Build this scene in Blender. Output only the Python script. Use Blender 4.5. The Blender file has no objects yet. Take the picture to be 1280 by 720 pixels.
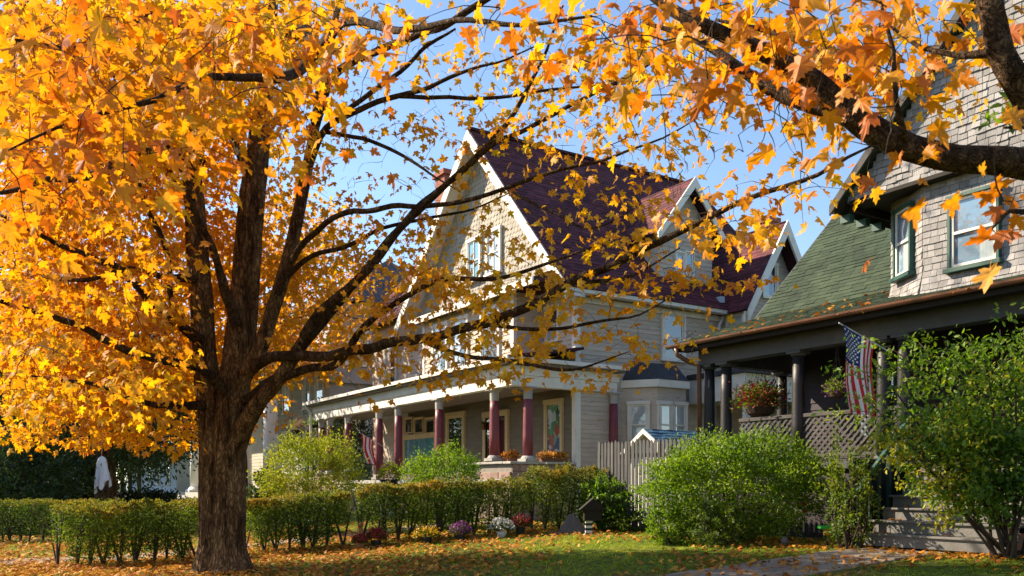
import bpy, math, random
import numpy as np
from mathutils import Vector, Matrix, noise

# ------------------------------------------------------------------ camera, sky, sun, exposure
SC = bpy.context.scene
COL = SC.collection
EYE, FPX, HOR = 1.5, 1090.0, 605.0
cam = bpy.data.cameras.new("camera")
camo = bpy.data.objects.new("camera", cam)
COL.objects.link(camo)
camo.location = (0, 0, EYE)
camo.rotation_euler = (math.pi / 2, 0, 0)
cam.sensor_width = 36.0
cam.lens = 36.0 * FPX / 1280.0
cam.shift_y = (HOR - 360.0) / 1280.0
cam.dof.use_dof = True
cam.dof.focus_distance = 20.0
cam.dof.aperture_fstop = 5.0
cam.clip_start = 0.05
cam.clip_end = 3000
SC.camera = camo

SUN_AZ, SUN_EL = math.atan2(-0.935, 0.355), math.radians(35)
world = bpy.data.worlds.new("World")
SC.world = world
world.use_nodes = True
wn = world.node_tree
sky = wn.nodes.new("ShaderNodeTexSky")
sky.sky_type = 'NISHITA'
sky.sun_disc = False
sky.sun_elevation = SUN_EL
sky.sun_rotation = SUN_AZ
sky.altitude = 200
sky.air_density = 1.0
sky.dust_density = 0.25
sky.ozone_density = 2.0
wn.links.new(sky.outputs[0], wn.nodes["Background"].inputs[0])
wn.nodes["Background"].inputs[1].default_value = 0.10

sl = bpy.data.lights.new("sun", 'SUN')
sl.energy = 5.0
sl.angle = math.radians(0.6)
sl.color = (1.0, 0.85, 0.63)
so = bpy.data.objects.new("sun", sl)
COL.objects.link(so)
so.rotation_euler = Vector((math.sin(SUN_AZ) * math.cos(SUN_EL), math.cos(SUN_AZ) * math.cos(SUN_EL), math.sin(SUN_EL))).to_track_quat('Z', 'Y').to_euler()
so.location = (-20, 5, 30)

SC.view_settings.view_transform = 'Standard'
SC.view_settings.look = 'None'
SC.view_settings.exposure = 1.38
SC.view_settings.gamma = 1.0
SC.view_settings.use_curve_mapping = False
SC.cycles.max_bounces = 8
SC.cycles.diffuse_bounces = 4
SC.cycles.glossy_bounces = 3
SC.cycles.transmission_bounces = 6
SC.cycles.transparent_max_bounces = 6
SC.cycles.caustics_reflective = False
SC.cycles.caustics_refractive = False
SC.cycles.sample_clamp_indirect = 6

# ------------------------------------------------------------------ coordinates
# (a, b) = along the street (to the right) and away from the street; the houses stand square to it
CA, SA = 0.5376, 0.8432
ROT = -math.atan2(SA, CA)

def W(a, b, z=0.0):
    return Vector((a * CA + b * SA, -a * SA + b * CA, z))

def AB(x, y):
    return (x * CA - y * SA, x * SA + y * CA)

def P(px, py, Y):
    return Vector(((px - 640) / FPX * Y, Y, EYE + (HOR - py) / FPX * Y))

def front(px, py, b):          # point of the plane b = const seen at a picture position -> (a, z)
    dx = (px - 640) / FPX
    t = b / (SA * dx + CA)
    return t * (CA * dx - SA), EYE + (HOR - py) / FPX * t

def side(px, py, a):           # point of the plane a = const -> (b, z)
    dx = (px - 640) / FPX
    t = a / (CA * dx - SA)
    return t * (SA * dx + CA), EYE + (HOR - py) / FPX * t

def sstep(e0, e1, x):
    t = min(1, max(0, (x - e0) / (e1 - e0)))
    return t * t * (3 - 2 * t)

def ground(x, y):
    a, b = AB(x, y)
    z = 0.5 * sstep(2.0, 11.8, b)
    return z + 0.03 * noise.noise(Vector((x * .35, y * .35, 0)))

rng = random.Random(7)
nrg = np.random.default_rng(11)

# ------------------------------------------------------------------ materials
MATS = {}

def nodes_of(name):
    m = bpy.data.materials.new(name)
    m.use_nodes = True
    nt = m.node_tree
    nt.nodes.clear()
    out = nt.nodes.new("ShaderNodeOutputMaterial")
    MATS[name] = m
    return m, nt, out

def ramp(nt, cols, pos=None):
    r = nt.nodes.new("ShaderNodeValToRGB")
    n = len(cols)
    while len(r.color_ramp.elements) < n:
        r.color_ramp.elements.new(0.5)
    for i, c in enumerate(cols):
        r.color_ramp.elements[i].position = pos[i] if pos else i / max(1, n - 1)
        r.color_ramp.elements[i].color = (*c, 1)
    return r

def pm(name, c1, c2=None, scale=3.0, rough=0.7, bump=0.0, bscale=30.0, spec=0.3, rnd=0.0, stretch=(1, 1, 1), metal=0.0,
       bstretch=None, detail=6, island=False, dirt=None, dirt_pos=(0.55, 0.72), dirt_scale=2.0):
    m, nt, out = nodes_of(name)
    N, L = nt.nodes, nt.links
    p = N.new("ShaderNodeBsdfPrincipled")
    L.new(p.outputs[0], out.inputs[0])
    p.inputs["Roughness"].default_value = rough
    p.inputs["Specular IOR Level"].default_value = spec
    p.inputs["Metallic"].default_value = metal
    tc = N.new("ShaderNodeTexCoord")
    mp = N.new("ShaderNodeMapping")
    mp.inputs["Scale"].default_value = stretch
    L.new(tc.outputs["Object"], mp.inputs[0])
    nz = N.new("ShaderNodeTexNoise")
    nz.inputs["Scale"].default_value = scale
    nz.inputs["Detail"].default_value = detail
    nz.inputs["Roughness"].default_value = 0.6
    L.new(mp.outputs[0], nz.inputs["Vector"])
    rp = ramp(nt, [c1, c2 or c1], [0.32, 0.68])
    L.new(nz.outputs["Fac"], rp.inputs[0])
    col = rp.outputs[0]
    if dirt:
        n3 = N.new("ShaderNodeTexNoise")
        n3.inputs["Scale"].default_value = dirt_scale
        n3.inputs["Detail"].default_value = 9
        n3.inputs["Roughness"].default_value = 0.7
        L.new(mp.outputs[0], n3.inputs["Vector"])
        r3 = ramp(nt, [(0, 0, 0), (1, 1, 1)], list(dirt_pos))
        L.new(n3.outputs["Fac"], r3.inputs[0])
        mx = N.new("ShaderNodeMixRGB")
        mx.inputs[2].default_value = (*dirt, 1)
        L.new(r3.outputs[0], mx.inputs[0])
        L.new(col, mx.inputs[1])
        col = mx.outputs[0]
    if rnd:
        if island:
            oi = N.new("ShaderNodeNewGeometry")
            ro = oi.outputs["Random Per Island"]
        else:
            oi = N.new("ShaderNodeObjectInfo")
            ro = oi.outputs["Random"]
        mr = N.new("ShaderNodeMapRange")
        mr.inputs[3].default_value = 1 - rnd
        mr.inputs[4].default_value = 1 + rnd
        L.new(ro, mr.inputs[0])
        vm = N.new("ShaderNodeVectorMath")
        vm.operation = 'SCALE'
        L.new(col, vm.inputs[0])
        L.new(mr.outputs[0], vm.inputs["Scale"])
        col = vm.outputs[0]
    L.new(col, p.inputs["Base Color"])
    if bump:
        mp2 = N.new("ShaderNodeMapping")
        mp2.inputs["Scale"].default_value = bstretch or stretch
        L.new(tc.outputs["Object"], mp2.inputs[0])
        n2 = N.new("ShaderNodeTexNoise")
        n2.inputs["Scale"].default_value = bscale
        n2.inputs["Detail"].default_value = 5
        L.new(mp2.outputs[0], n2.inputs["Vector"])
        b = N.new("ShaderNodeBump")
        b.inputs["Strength"].default_value = bump
        b.inputs["Distance"].default_value = 0.02
        L.new(n2.outputs["Fac"], b.inputs["Height"])
        L.new(b.outputs[0], p.inputs["Normal"])
    return m

def leafmat(name, cols, pos=None, transl=0.5, nscale=0.5, nmix=0.5, per_object=False, gloss=0.022, tsat=1.0):
    m, nt, out = nodes_of(name)
    N, L = nt.nodes, nt.links
    g = N.new("ShaderNodeNewGeometry")
    if per_object:
        oi = N.new("ShaderNodeObjectInfo")
        ro = oi.outputs["Random"]
    else:
        ro = g.outputs["Random Per Island"]
    nz = N.new("ShaderNodeTexNoise")
    nz.inputs["Scale"].default_value = nscale
    nz.inputs["Detail"].default_value = 2
    L.new(g.outputs["Position"], nz.inputs["Vector"])
    mr = N.new("ShaderNodeMapRange")
    mr.inputs[1].default_value = 0.3
    mr.inputs[2].default_value = 0.7
    L.new(nz.outputs["Fac"], mr.inputs[0])
    mx = N.new("ShaderNodeMix")
    mx.data_type = 'FLOAT'
    mx.inputs[0].default_value = nmix
    L.new(ro, mx.inputs[2])
    L.new(mr.outputs[0], mx.inputs[3])
    rp = ramp(nt, cols, pos)
    L.new(mx.outputs[0], rp.inputs[0])
    # fine blotches inside a leaf
    n2 = N.new("ShaderNodeTexNoise")
    n2.inputs["Scale"].default_value = 30
    n2.inputs["Detail"].default_value = 5
    L.new(g.outputs["Position"], n2.inputs["Vector"])
    m2 = N.new("ShaderNodeMapRange")
    m2.inputs[1].default_value = 0.3
    m2.inputs[2].default_value = 0.7
    m2.inputs[3].default_value = 0.76
    m2.inputs[4].default_value = 1.12
    L.new(n2.outputs["Fac"], m2.inputs[0])
    vm = N.new("ShaderNodeVectorMath")
    vm.operation = 'SCALE'
    L.new(rp.outputs[0], vm.inputs[0])
    L.new(m2.outputs[0], vm.inputs["Scale"])
    d = N.new("ShaderNodeBsdfDiffuse")
    t = N.new("ShaderNodeBsdfTranslucent")
    L.new(vm.outputs[0], d.inputs[0])
    L.new(vm.outputs[0], t.inputs[0])
    ms = N.new("ShaderNodeMixShader")
    ms.inputs[0].default_value = transl
    L.new(d.outputs[0], ms.inputs[1])
    L.new(t.outputs[0], ms.inputs[2])
    gl = N.new("ShaderNodeBsdfGlossy")
    gl.inputs["Roughness"].default_value = 0.55
    gl.inputs[0].default_value = (1, 1, 1, 1)
    m3 = N.new("ShaderNodeMixShader")
    m3.inputs[0].default_value = gloss
    L.new(ms.outputs[0], m3.inputs[1])
    L.new(gl.outputs[0], m3.inputs[2])
    L.new(m3.outputs[0], out.inputs[0])
    return m

def glassmat(name, tint=(0.85, 0.92, 0.95), ior=1.9):
    m, nt, out = nodes_of(name)
    N, L = nt.nodes, nt.links
    tr = N.new("ShaderNodeBsdfTransparent")
    tr.inputs[0].default_value = (*tint, 1)
    gl = N.new("ShaderNodeBsdfGlossy")
    gl.inputs["Roughness"].default_value = 0.02
    tc = N.new("ShaderNodeTexCoord")
    nz = N.new("ShaderNodeTexNoise")
    nz.inputs["Scale"].default_value = 1.7
    L.new(tc.outputs["Object"], nz.inputs["Vector"])
    bp = N.new("ShaderNodeBump")
    bp.inputs["Strength"].default_value = 0.03
    bp.inputs["Distance"].default_value = 0.05
    L.new(nz.outputs["Fac"], bp.inputs["Height"])
    L.new(bp.outputs[0], gl.inputs["Normal"])
    lw = N.new("ShaderNodeLayerWeight")
    lw.inputs[0].default_value = .5
    pw = N.new("ShaderNodeMath"); pw.operation = 'POWER'; pw.inputs[1].default_value = 3.0
    L.new(lw.outputs["Facing"], pw.inputs[0])
    ma = N.new("ShaderNodeMath"); ma.operation = 'MULTIPLY_ADD'; ma.inputs[1].default_value = .8; ma.inputs[2].default_value = .16; ma.use_clamp = True
    L.new(pw.outputs[0], ma.inputs[0])
    mx = N.new("ShaderNodeMixShader")
    L.new(ma.outputs[0], mx.inputs[0])
    L.new(tr.outputs[0], mx.inputs[1])
    L.new(gl.outputs[0], mx.inputs[2])
    L.new(mx.outputs[0], out.inputs[0])
    return m

# paint and wood
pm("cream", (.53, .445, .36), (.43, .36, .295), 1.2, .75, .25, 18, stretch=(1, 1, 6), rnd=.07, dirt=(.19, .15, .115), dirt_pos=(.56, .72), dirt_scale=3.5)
pm("cream_scale", (.37, .335, .28), (.28, .255, .215), 1.5, .8, .25, 20, rnd=.13, island=True, dirt=(.25, .2, .15), dirt_pos=(.6, .78))
pm("white", (.74, .71, .64), (.62, .58, .51), 1.5, .6, .15, 25, dirt=(.36, .31, .25), dirt_pos=(.6, .82), dirt_scale=3)
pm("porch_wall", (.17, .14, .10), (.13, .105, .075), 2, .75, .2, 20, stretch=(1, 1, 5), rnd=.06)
pm("tan_trim", (.50, .38, .20), (.42, .31, .16), 2, .6, .1, 25)
pm("plum", (.20, .042, .055), (.15, .032, .042), 2.5, .5, .1, 30, spec=.4)
pm("stone_grey", (.42, .40, .37), (.30, .28, .26), 4, .85, .5, 20, rnd=.15)
pm("brownstone", (.30, .20, .16), (.22, .15, .13), 3, .88, .5, 14, rnd=.2)
pm("red_shingle", (.115, .028, .034), (.075, .02, .026), 1.0, .8, .35, 60, spec=.25, rnd=.35, island=True, dirt=(.05, .02, .022), dirt_pos=(.52, .72), dirt_scale=.7)
pm("red_base", (.05, .014, .02), (.04, .012, .016), 2, .9)
pm("green_shingle", (.046, .064, .036), (.028, .044, .027), .8, .85, .4, 60, spec=.2, rnd=.22, island=True, dirt=(.022, .03, .02), dirt_pos=(.5, .75), dirt_scale=.9)
pm("green_base", (.03, .045, .025), (.025, .035, .02), 2, .9)
pm("grey_shingle", (.30, .285, .28), (.21, .20, .20), 5, .85, .5, 26, stretch=(1, 1, .25), rnd=.24, bstretch=(3, 3, .4))
pm("grey_shingle_far", (.30, .285, .28), (.21, .20, .20), 5, .85, .5, 26, stretch=(1, 1, .25), rnd=.24, island=True, bstretch=(3, 3, .4))
pm("shingle_gap", (.05, .045, .042), (.04, .036, .034), 4, .95)
pm("green_trim", (.015, .058, .044), (.02, .072, .054), 3, .5, .1, 30, spec=.4)
pm("dark_green_trim", (.012, .035, .03), (.018, .045, .038), 3, .5, .1, 30)
pm("slate_paint", (.062, .066, .068), (.042, .046, .05), 1.6, .55, .2, 20, spec=.35, dirt=(.11, .10, .085), dirt_pos=(.55, .75))
pm("dark_column", (.024, .021, .023), (.016, .015, .017), 3, .45, .3, 60, spec=.4)
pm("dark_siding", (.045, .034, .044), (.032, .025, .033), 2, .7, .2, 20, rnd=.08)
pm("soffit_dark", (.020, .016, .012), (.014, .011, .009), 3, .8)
pm("copper_gutter", (.16, .065, .035), (.10, .045, .026), 4, .42, .1, 40, spec=.5, dirt=(.05, .03, .02))
pm("step_paint", (.17, .162, .155), (.125, .12, .116), 2.5, .7, .25, 25, dirt=(.10, .085, .065), dirt_pos=(.52, .72))
pm("concrete", (.30, .235, .17), (.20, .16, .12), 2.2, .9, .35, 40, rnd=.1, dirt=(.10, .08, .055), dirt_pos=(.52, .75))
pm("fence_wood", (.115, .115, .115), (.05, .05, .052), 3, .85, .4, 20, stretch=(6, 6, .5), rnd=.22, bstretch=(10, 10, .8))
pm("lattice_wood", (.085, .076, .07), (.06, .054, .05), 4, .8, .2, 30, rnd=.12)
def barkmat(name, lo, mid_, hi, sc, zs):
    m, nt, out = nodes_of(name)
    N, L = nt.nodes, nt.links
    p = N.new("ShaderNodeBsdfPrincipled")
    p.inputs["Roughness"].default_value = .92
    p.inputs["Specular IOR Level"].default_value = .15
    tc = N.new("ShaderNodeTexCoord"); mp = N.new("ShaderNodeMapping"); mp.inputs["Scale"].default_value = (1, 1, zs)
    L.new(tc.outputs["Object"], mp.inputs[0])
    n1 = N.new("ShaderNodeTexNoise"); n1.inputs["Scale"].default_value = sc; n1.inputs["Detail"].default_value = 8; n1.inputs["Roughness"].default_value = .65; n1.inputs["Distortion"].default_value = .6
    n2 = N.new("ShaderNodeTexNoise"); n2.inputs["Scale"].default_value = 1.7; n2.inputs["Detail"].default_value = 4
    L.new(mp.outputs[0], n1.inputs["Vector"]); L.new(tc.outputs["Object"], n2.inputs["Vector"])
    r1 = ramp(nt, [lo, mid_, hi], [.36, .5, .68]); L.new(n1.outputs["Fac"], r1.inputs[0])
    r2 = ramp(nt, [(.7, .68, .66), (1.25, 1.22, 1.2)], [.35, .65]); L.new(n2.outputs["Fac"], r2.inputs[0])
    mx = N.new("ShaderNodeMixRGB"); mx.blend_type = 'MULTIPLY'; mx.inputs[0].default_value = 1
    L.new(r1.outputs[0], mx.inputs[1]); L.new(r2.outputs[0], mx.inputs[2]); b = N.new("ShaderNodeBump"); b.inputs["Strength"].default_value = 1; b.inputs["Distance"].default_value = .07
    mp3 = N.new("ShaderNodeMapping"); mp3.inputs["Scale"].default_value = (1, 1, zs * 1.6)
    L.new(tc.outputs["Object"], mp3.inputs[0])
    v3 = N.new("ShaderNodeTexVoronoi"); v3.feature = 'DISTANCE_TO_EDGE'; v3.inputs["Scale"].default_value = sc * 2.4
    n4 = N.new("ShaderNodeTexNoise"); n4.inputs["Scale"].default_value = 9; n4.inputs["Detail"].default_value = 4
    L.new(mp3.outputs[0], n4.inputs["Vector"])
    ad = N.new("ShaderNodeMixRGB"); ad.blend_type = 'ADD'; ad.inputs[0].default_value = .18
    L.new(mp3.outputs[0], ad.inputs[1]); L.new(n4.outputs["Color"], ad.inputs[2]); L.new(ad.outputs[0], v3.inputs["Vector"])
    r5 = ramp(nt, [(.35, .33, .32), (1.1, 1.1, 1.1)], [.0, .22]); L.new(v3.outputs["Distance"], r5.inputs[0])
    m5 = N.new("ShaderNodeMixRGB"); m5.blend_type = 'MULTIPLY'; m5.inputs[0].default_value = .8
    L.new(mx.outputs[0], m5.inputs[1]); L.new(r5.outputs[0], m5.inputs[2]); L.new(m5.outputs[0], p.inputs["Base Color"])
    b2 = N.new("ShaderNodeBump"); b2.inputs["Strength"].default_value = .9; b2.inputs["Distance"].default_value = .04
    L.new(r5.outputs[0], b2.inputs["Height"])
    L.new(n1.outputs["Fac"], b.inputs["Height"]); L.new(b2.outputs[0], b.inputs["Normal"]); L.new(b.outputs[0], p.inputs["Normal"])
    L.new(p.outputs[0], out.inputs[0])
barkmat("bark", (.055, .028, .012), (.19, .105, .047), (.34, .215, .105), 8, .22)
barkmat("limb_bark", (.032, .017, .009), (.105, .060, .032), (.21, .135, .078), 16, .5)
pm("twig_bark", (.055, .034, .024), (.035, .022, .016), 12, .9)
pm("stem_wood", (.075, .048, .03), (.04, .026, .018), 9, .9, .3, 30)
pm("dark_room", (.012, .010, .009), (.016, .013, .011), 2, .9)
pm("curtain", (.72, .72, .70), (.60, .60, .60), 3, .9, .3, 12, stretch=(14, 14, .4))
pm("sky_tint_back", (.30, .40, .50), (.24, .33, .43), 2, .8, .2, 20, stretch=(1, 1, 6))  # blue sky reflection of the bay windows, put into the backing colour
pm("teal_blind", (.20, .46, .48), (.14, .36, .40), 2, .8, .2, 20, stretch=(1, 1, 10))
pm("red_curtain", (.09, .012, .01), (.06, .008, .008), 3, .9)
pm("brick_red", (.33, .12, .075), (.24, .085, .06), 5, .9, .4, 40, rnd=.2)
pm("mortar", (.25, .22, .19), (.2, .18, .16), 6, .95)
pm("house_grey", (.30, .31, .32), (.25, .26, .275), 1.5, .75, .2, 20, rnd=.05)
pm("house_grey_lit", (.42, .39, .32), (.36, .33, .27), 1.5, .75, .2, 20, rnd=.05)  # front wall of the grey house, with the light on it mixed into the colour
pm("white_column", (.80, .80, .80), (.72, .72, .72), 2, .5)
pm("slate_roof", (.09, .09, .10), (.065, .065, .072), 3, .8, .3, 30, rnd=.2, island=True)
pm("blue_house", (.42, .50, .56), (.36, .43, .5), 2, .7, .1, 20, rnd=.05)
pm("blue_roof", (.07, .17, .26), (.055, .13, .21), 3, .7, .2, 30, rnd=.15, island=True)
pm("tar_roof", (.035, .036, .042), (.055, .056, .062), 3, .6, .3, 12)
pm("flag_red", (.68, .025, .035), (.60, .02, .03), 5, .75, .2, 90)
pm("flag_white", (.82, .80, .77), (.76, .74, .71), 5, .75, .2, 90)
pm("flag_blue", (.022, .035, .14), (.018, .03, .12), 5, .75, .2, 90)
pm("ghost_cloth", (.86, .85, .86), (.78, .77, .80), 4, .9, .2, 60)
pm("black_iron", (.02, .02, .022), (.03, .03, .03), 6, .5, .2, 50)
pm("terracotta", (.36, .16, .08), (.28, .12, .06), 4, .85, .2, 30)
pm("white_pot", (.68, .67, .66), (.6, .59, .58), 4, .6)
pm("bronze", (.10, .055, .025), (.14, .08, .03), 6, .4, metal=.6)
pm("tomb_grey", (.13, .12, .12), (.085, .078, .08), 5, .9, .4, 30)
pm("black_paint", (.02, .02, .02), (.03, .03, .03), 6, .6)
pm("green_plastic", (.05, .45, .06), (.04, .38, .05), 6, .4)
pm("aluminium", (.62, .63, .63), (.52, .53, .54), 5, .45, spec=.5)
pm("rust_brown", (.26, .12, .05), (.18, .08, .035), 8, .9, .5, 40, rnd=.25)
glassmat("glass", ior=2.1)

# poster behind the hall window: flat print
def poster():
    m, nt, out = nodes_of("window_print")
    N, L = nt.nodes, nt.links
    p = N.new("ShaderNodeBsdfPrincipled")
    p.inputs["Roughness"].default_value = .6
    tc = N.new("ShaderNodeTexCoord")
    v = N.new("ShaderNodeTexVoronoi")
    v.inputs["Scale"].default_value = 5.5
    nz = N.new("ShaderNodeTexNoise")
    nz.inputs["Scale"].default_value = 3.2
    nz.inputs["Detail"].default_value = 5
    mx = N.new("ShaderNodeMixRGB")
    mx.inputs[0].default_value = .35
    L.new(tc.outputs["Object"], nz.inputs["Vector"])
    L.new(tc.outputs["Object"], mx.inputs[1])
    L.new(nz.outputs["Color"], mx.inputs[2])
    L.new(mx.outputs[0], v.inputs["Vector"])
    sp = N.new("ShaderNodeSeparateColor")
    L.new(v.outputs["Color"], sp.inputs[0])
    r = ramp(nt, [(.04, .10, .05), (.16, .36, .16), (.66, .66, .58), (.80, .78, .74), (.55, .12, .06), (.12, .16, .26)], [0, .2, .34, .62, .84, .93])
    r.color_ramp.interpolation = 'EASE'
    L.new(sp.outputs[0], r.inputs[0])
    L.new(r.outputs[0], p.inputs["Base Color"])
    L.new(p.outputs[0], out.inputs[0])
poster()

# foliage
MAPLE = [(.46, .095, .004), (.68, .225, .004), (.78, .35, .004), (.82, .445, .005), (.83, .53, .012)]
leafmat("maple_leaf", MAPLE, [0, .2, .45, .75, 1], .56, .35, .5)
leafmat("maple_leaf_near", [(.46, .085, .004), (.68, .19, .004), (.77, .29, .004), (.80, .385, .006), (.40, .32, .012)], [0, .3, .55, .9, 1], .55, .6, .4)
leafmat("maple_leaf_single", [(.46, .085, .004), (.68, .19, .004), (.77, .29, .004), (.80, .385, .006), (.40, .32, .012)], [0, .3, .55, .93, 1], .55, .6, .3, per_object=True)
leafmat("far_maple_leaf", [(.68, .24, .006), (.78, .345, .007), (.82, .43, .010)], None, .52, .4, .5)
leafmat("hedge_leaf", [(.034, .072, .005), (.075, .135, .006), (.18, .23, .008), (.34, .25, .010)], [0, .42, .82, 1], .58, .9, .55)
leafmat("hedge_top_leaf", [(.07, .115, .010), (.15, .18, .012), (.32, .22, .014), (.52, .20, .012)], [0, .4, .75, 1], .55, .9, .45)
leafmat("bush_leaf", [(.055, .12, .003), (.14, .25, .004), (.28, .39, .005), (.46, .47, .008)], [0, .4, .8, 1], .58, .9, .5)
leafmat("yellow_bush_leaf", [(.14, .22, .010), (.25, .31, .011), (.38, .38, .014), (.50, .42, .015)], [0, .35, .75, 1], .48, .9, .45)
leafmat("shrub_leaf", [(.06, .13, .005), (.11, .22, .006), (.24, .36, .008), (.46, .46, .012)], [0, .4, .75, 1], .6, .9, .45)
leafmat("shrub_lit_leaf", [(.28, .30, .010), (.46, .42, .012), (.58, .50, .016)], None, .55, .9, .45)  # sunlit leaves of the arching shrub, their glow painted as leaf colour
leafmat("dark_tree_leaf", [(.018, .038, .010), (.035, .065, .014), (.065, .10, .016), (.15, .17, .02)], [0, .45, .85, 1], .4, .3, .6)
leafmat("conifer_leaf", [(.015, .045, .028), (.026, .07, .042), (.045, .095, .055)], None, .35, .5, .6)
leafmat("grass", [(.18, .28, .006), (.30, .41, .008), (.44, .47, .012), (.50, .42, .025)], [0, .4, .8, 1], .4, .5, .6)
leafmat("fallen_leaf", [(.16, .055, .02), (.36, .11, .018), (.52, .20, .02), (.62, .33, .035), (.30, .17, .07)], [0, .25, .55, .8, 1], .25, .5, .25)
leafmat("red_flower", [(.13, .008, .012), (.25, .014, .02), (.34, .03, .03)], None, .3, 3, .3)
leafmat("purple_flower", [(.12, .012, .12), (.20, .04, .19), (.26, .08, .25)], None, .3, 3, .3)
leafmat("yellow_flower", [(.62, .30, .012), (.72, .42, .02), (.78, .50, .03)], None, .3, 3, .3)
leafmat("white_flower", [(.45, .45, .44), (.6, .6, .58)], None, .3, 3, .3)
leafmat("pink_flower", [(.55, .12, .18), (.65, .22, .28)], None, .3, 3, .3)

def groundmat():
    m, nt, out = nodes_of("lawn_soil")
    N, L = nt.nodes, nt.links
    p = N.new("ShaderNodeBsdfPrincipled")
    p.inputs["Roughness"].default_value = .95
    p.inputs["Specular IOR Level"].default_value = .1
    g = N.new("ShaderNodeNewGeometry")
    n1 = N.new("ShaderNodeTexNoise"); n1.inputs["Scale"].default_value = .5; n1.inputs["Detail"].default_value = 8
    n2 = N.new("ShaderNodeTexNoise"); n2.inputs["Scale"].default_value = 9; n2.inputs["Detail"].default_value = 6
    L.new(g.outputs["Position"], n1.inputs["Vector"]); L.new(g.outputs["Position"], n2.inputs["Vector"])
    r1 = ramp(nt, [(.075, .10, .018), (.10, .13, .02), (.12, .075, .03)], [.3, .55, .72])
    r2 = ramp(nt, [(.5, .5, .5), (1.25, 1.2, 1.1)], [.3, .7])
    L.new(n1.outputs["Fac"], r1.inputs[0]); L.new(n2.outputs["Fac"], r2.inputs[0])
    mx = N.new("ShaderNodeMixRGB"); mx.blend_type = 'MULTIPLY'; mx.inputs[0].default_value = 1
    L.new(r1.outputs[0], mx.inputs[1]); L.new(r2.outputs[0], mx.inputs[2])
    L.new(mx.outputs[0], p.inputs["Base Color"])
    b = N.new("ShaderNodeBump"); b.inputs["Strength"].default_value = .6; b.inputs["Distance"].default_value = .04
    L.new(n2.outputs["Fac"], b.inputs["Height"]); L.new(b.outputs[0], p.inputs["Normal"])
    L.new(p.outputs[0], out.inputs[0])
groundmat()

# ------------------------------------------------------------------ object helpers
def props(o, label=None, cat=None, group=None, kind=None):
    if label: o["label"] = label
    if cat: o["category"] = cat
    if group: o["group"] = group
    if kind: o["kind"] = kind
    return o

def thing(name, loc, label, cat, rotz=0.0, group=None):
    o = bpy.data.objects.new(name, None)
    COL.objects.link(o)
    o.empty_display_size = .2
    o.location = loc
    o.rotation_euler = (0, 0, rotz)
    return props(o, label, cat, group)

def link(name, me, mat, parent=None, kind=None):
    o = bpy.data.objects.new(name, me)
    COL.objects.link(o)
    if mat is not None:
        mats = mat if isinstance(mat, (list, tuple)) else [mat]
        if not me.materials:
            for x in mats:
                me.materials.append(MATS[x])
    if parent is not None:
        o.parent = parent
    if kind:
        o["kind"] = kind
    return o

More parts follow.
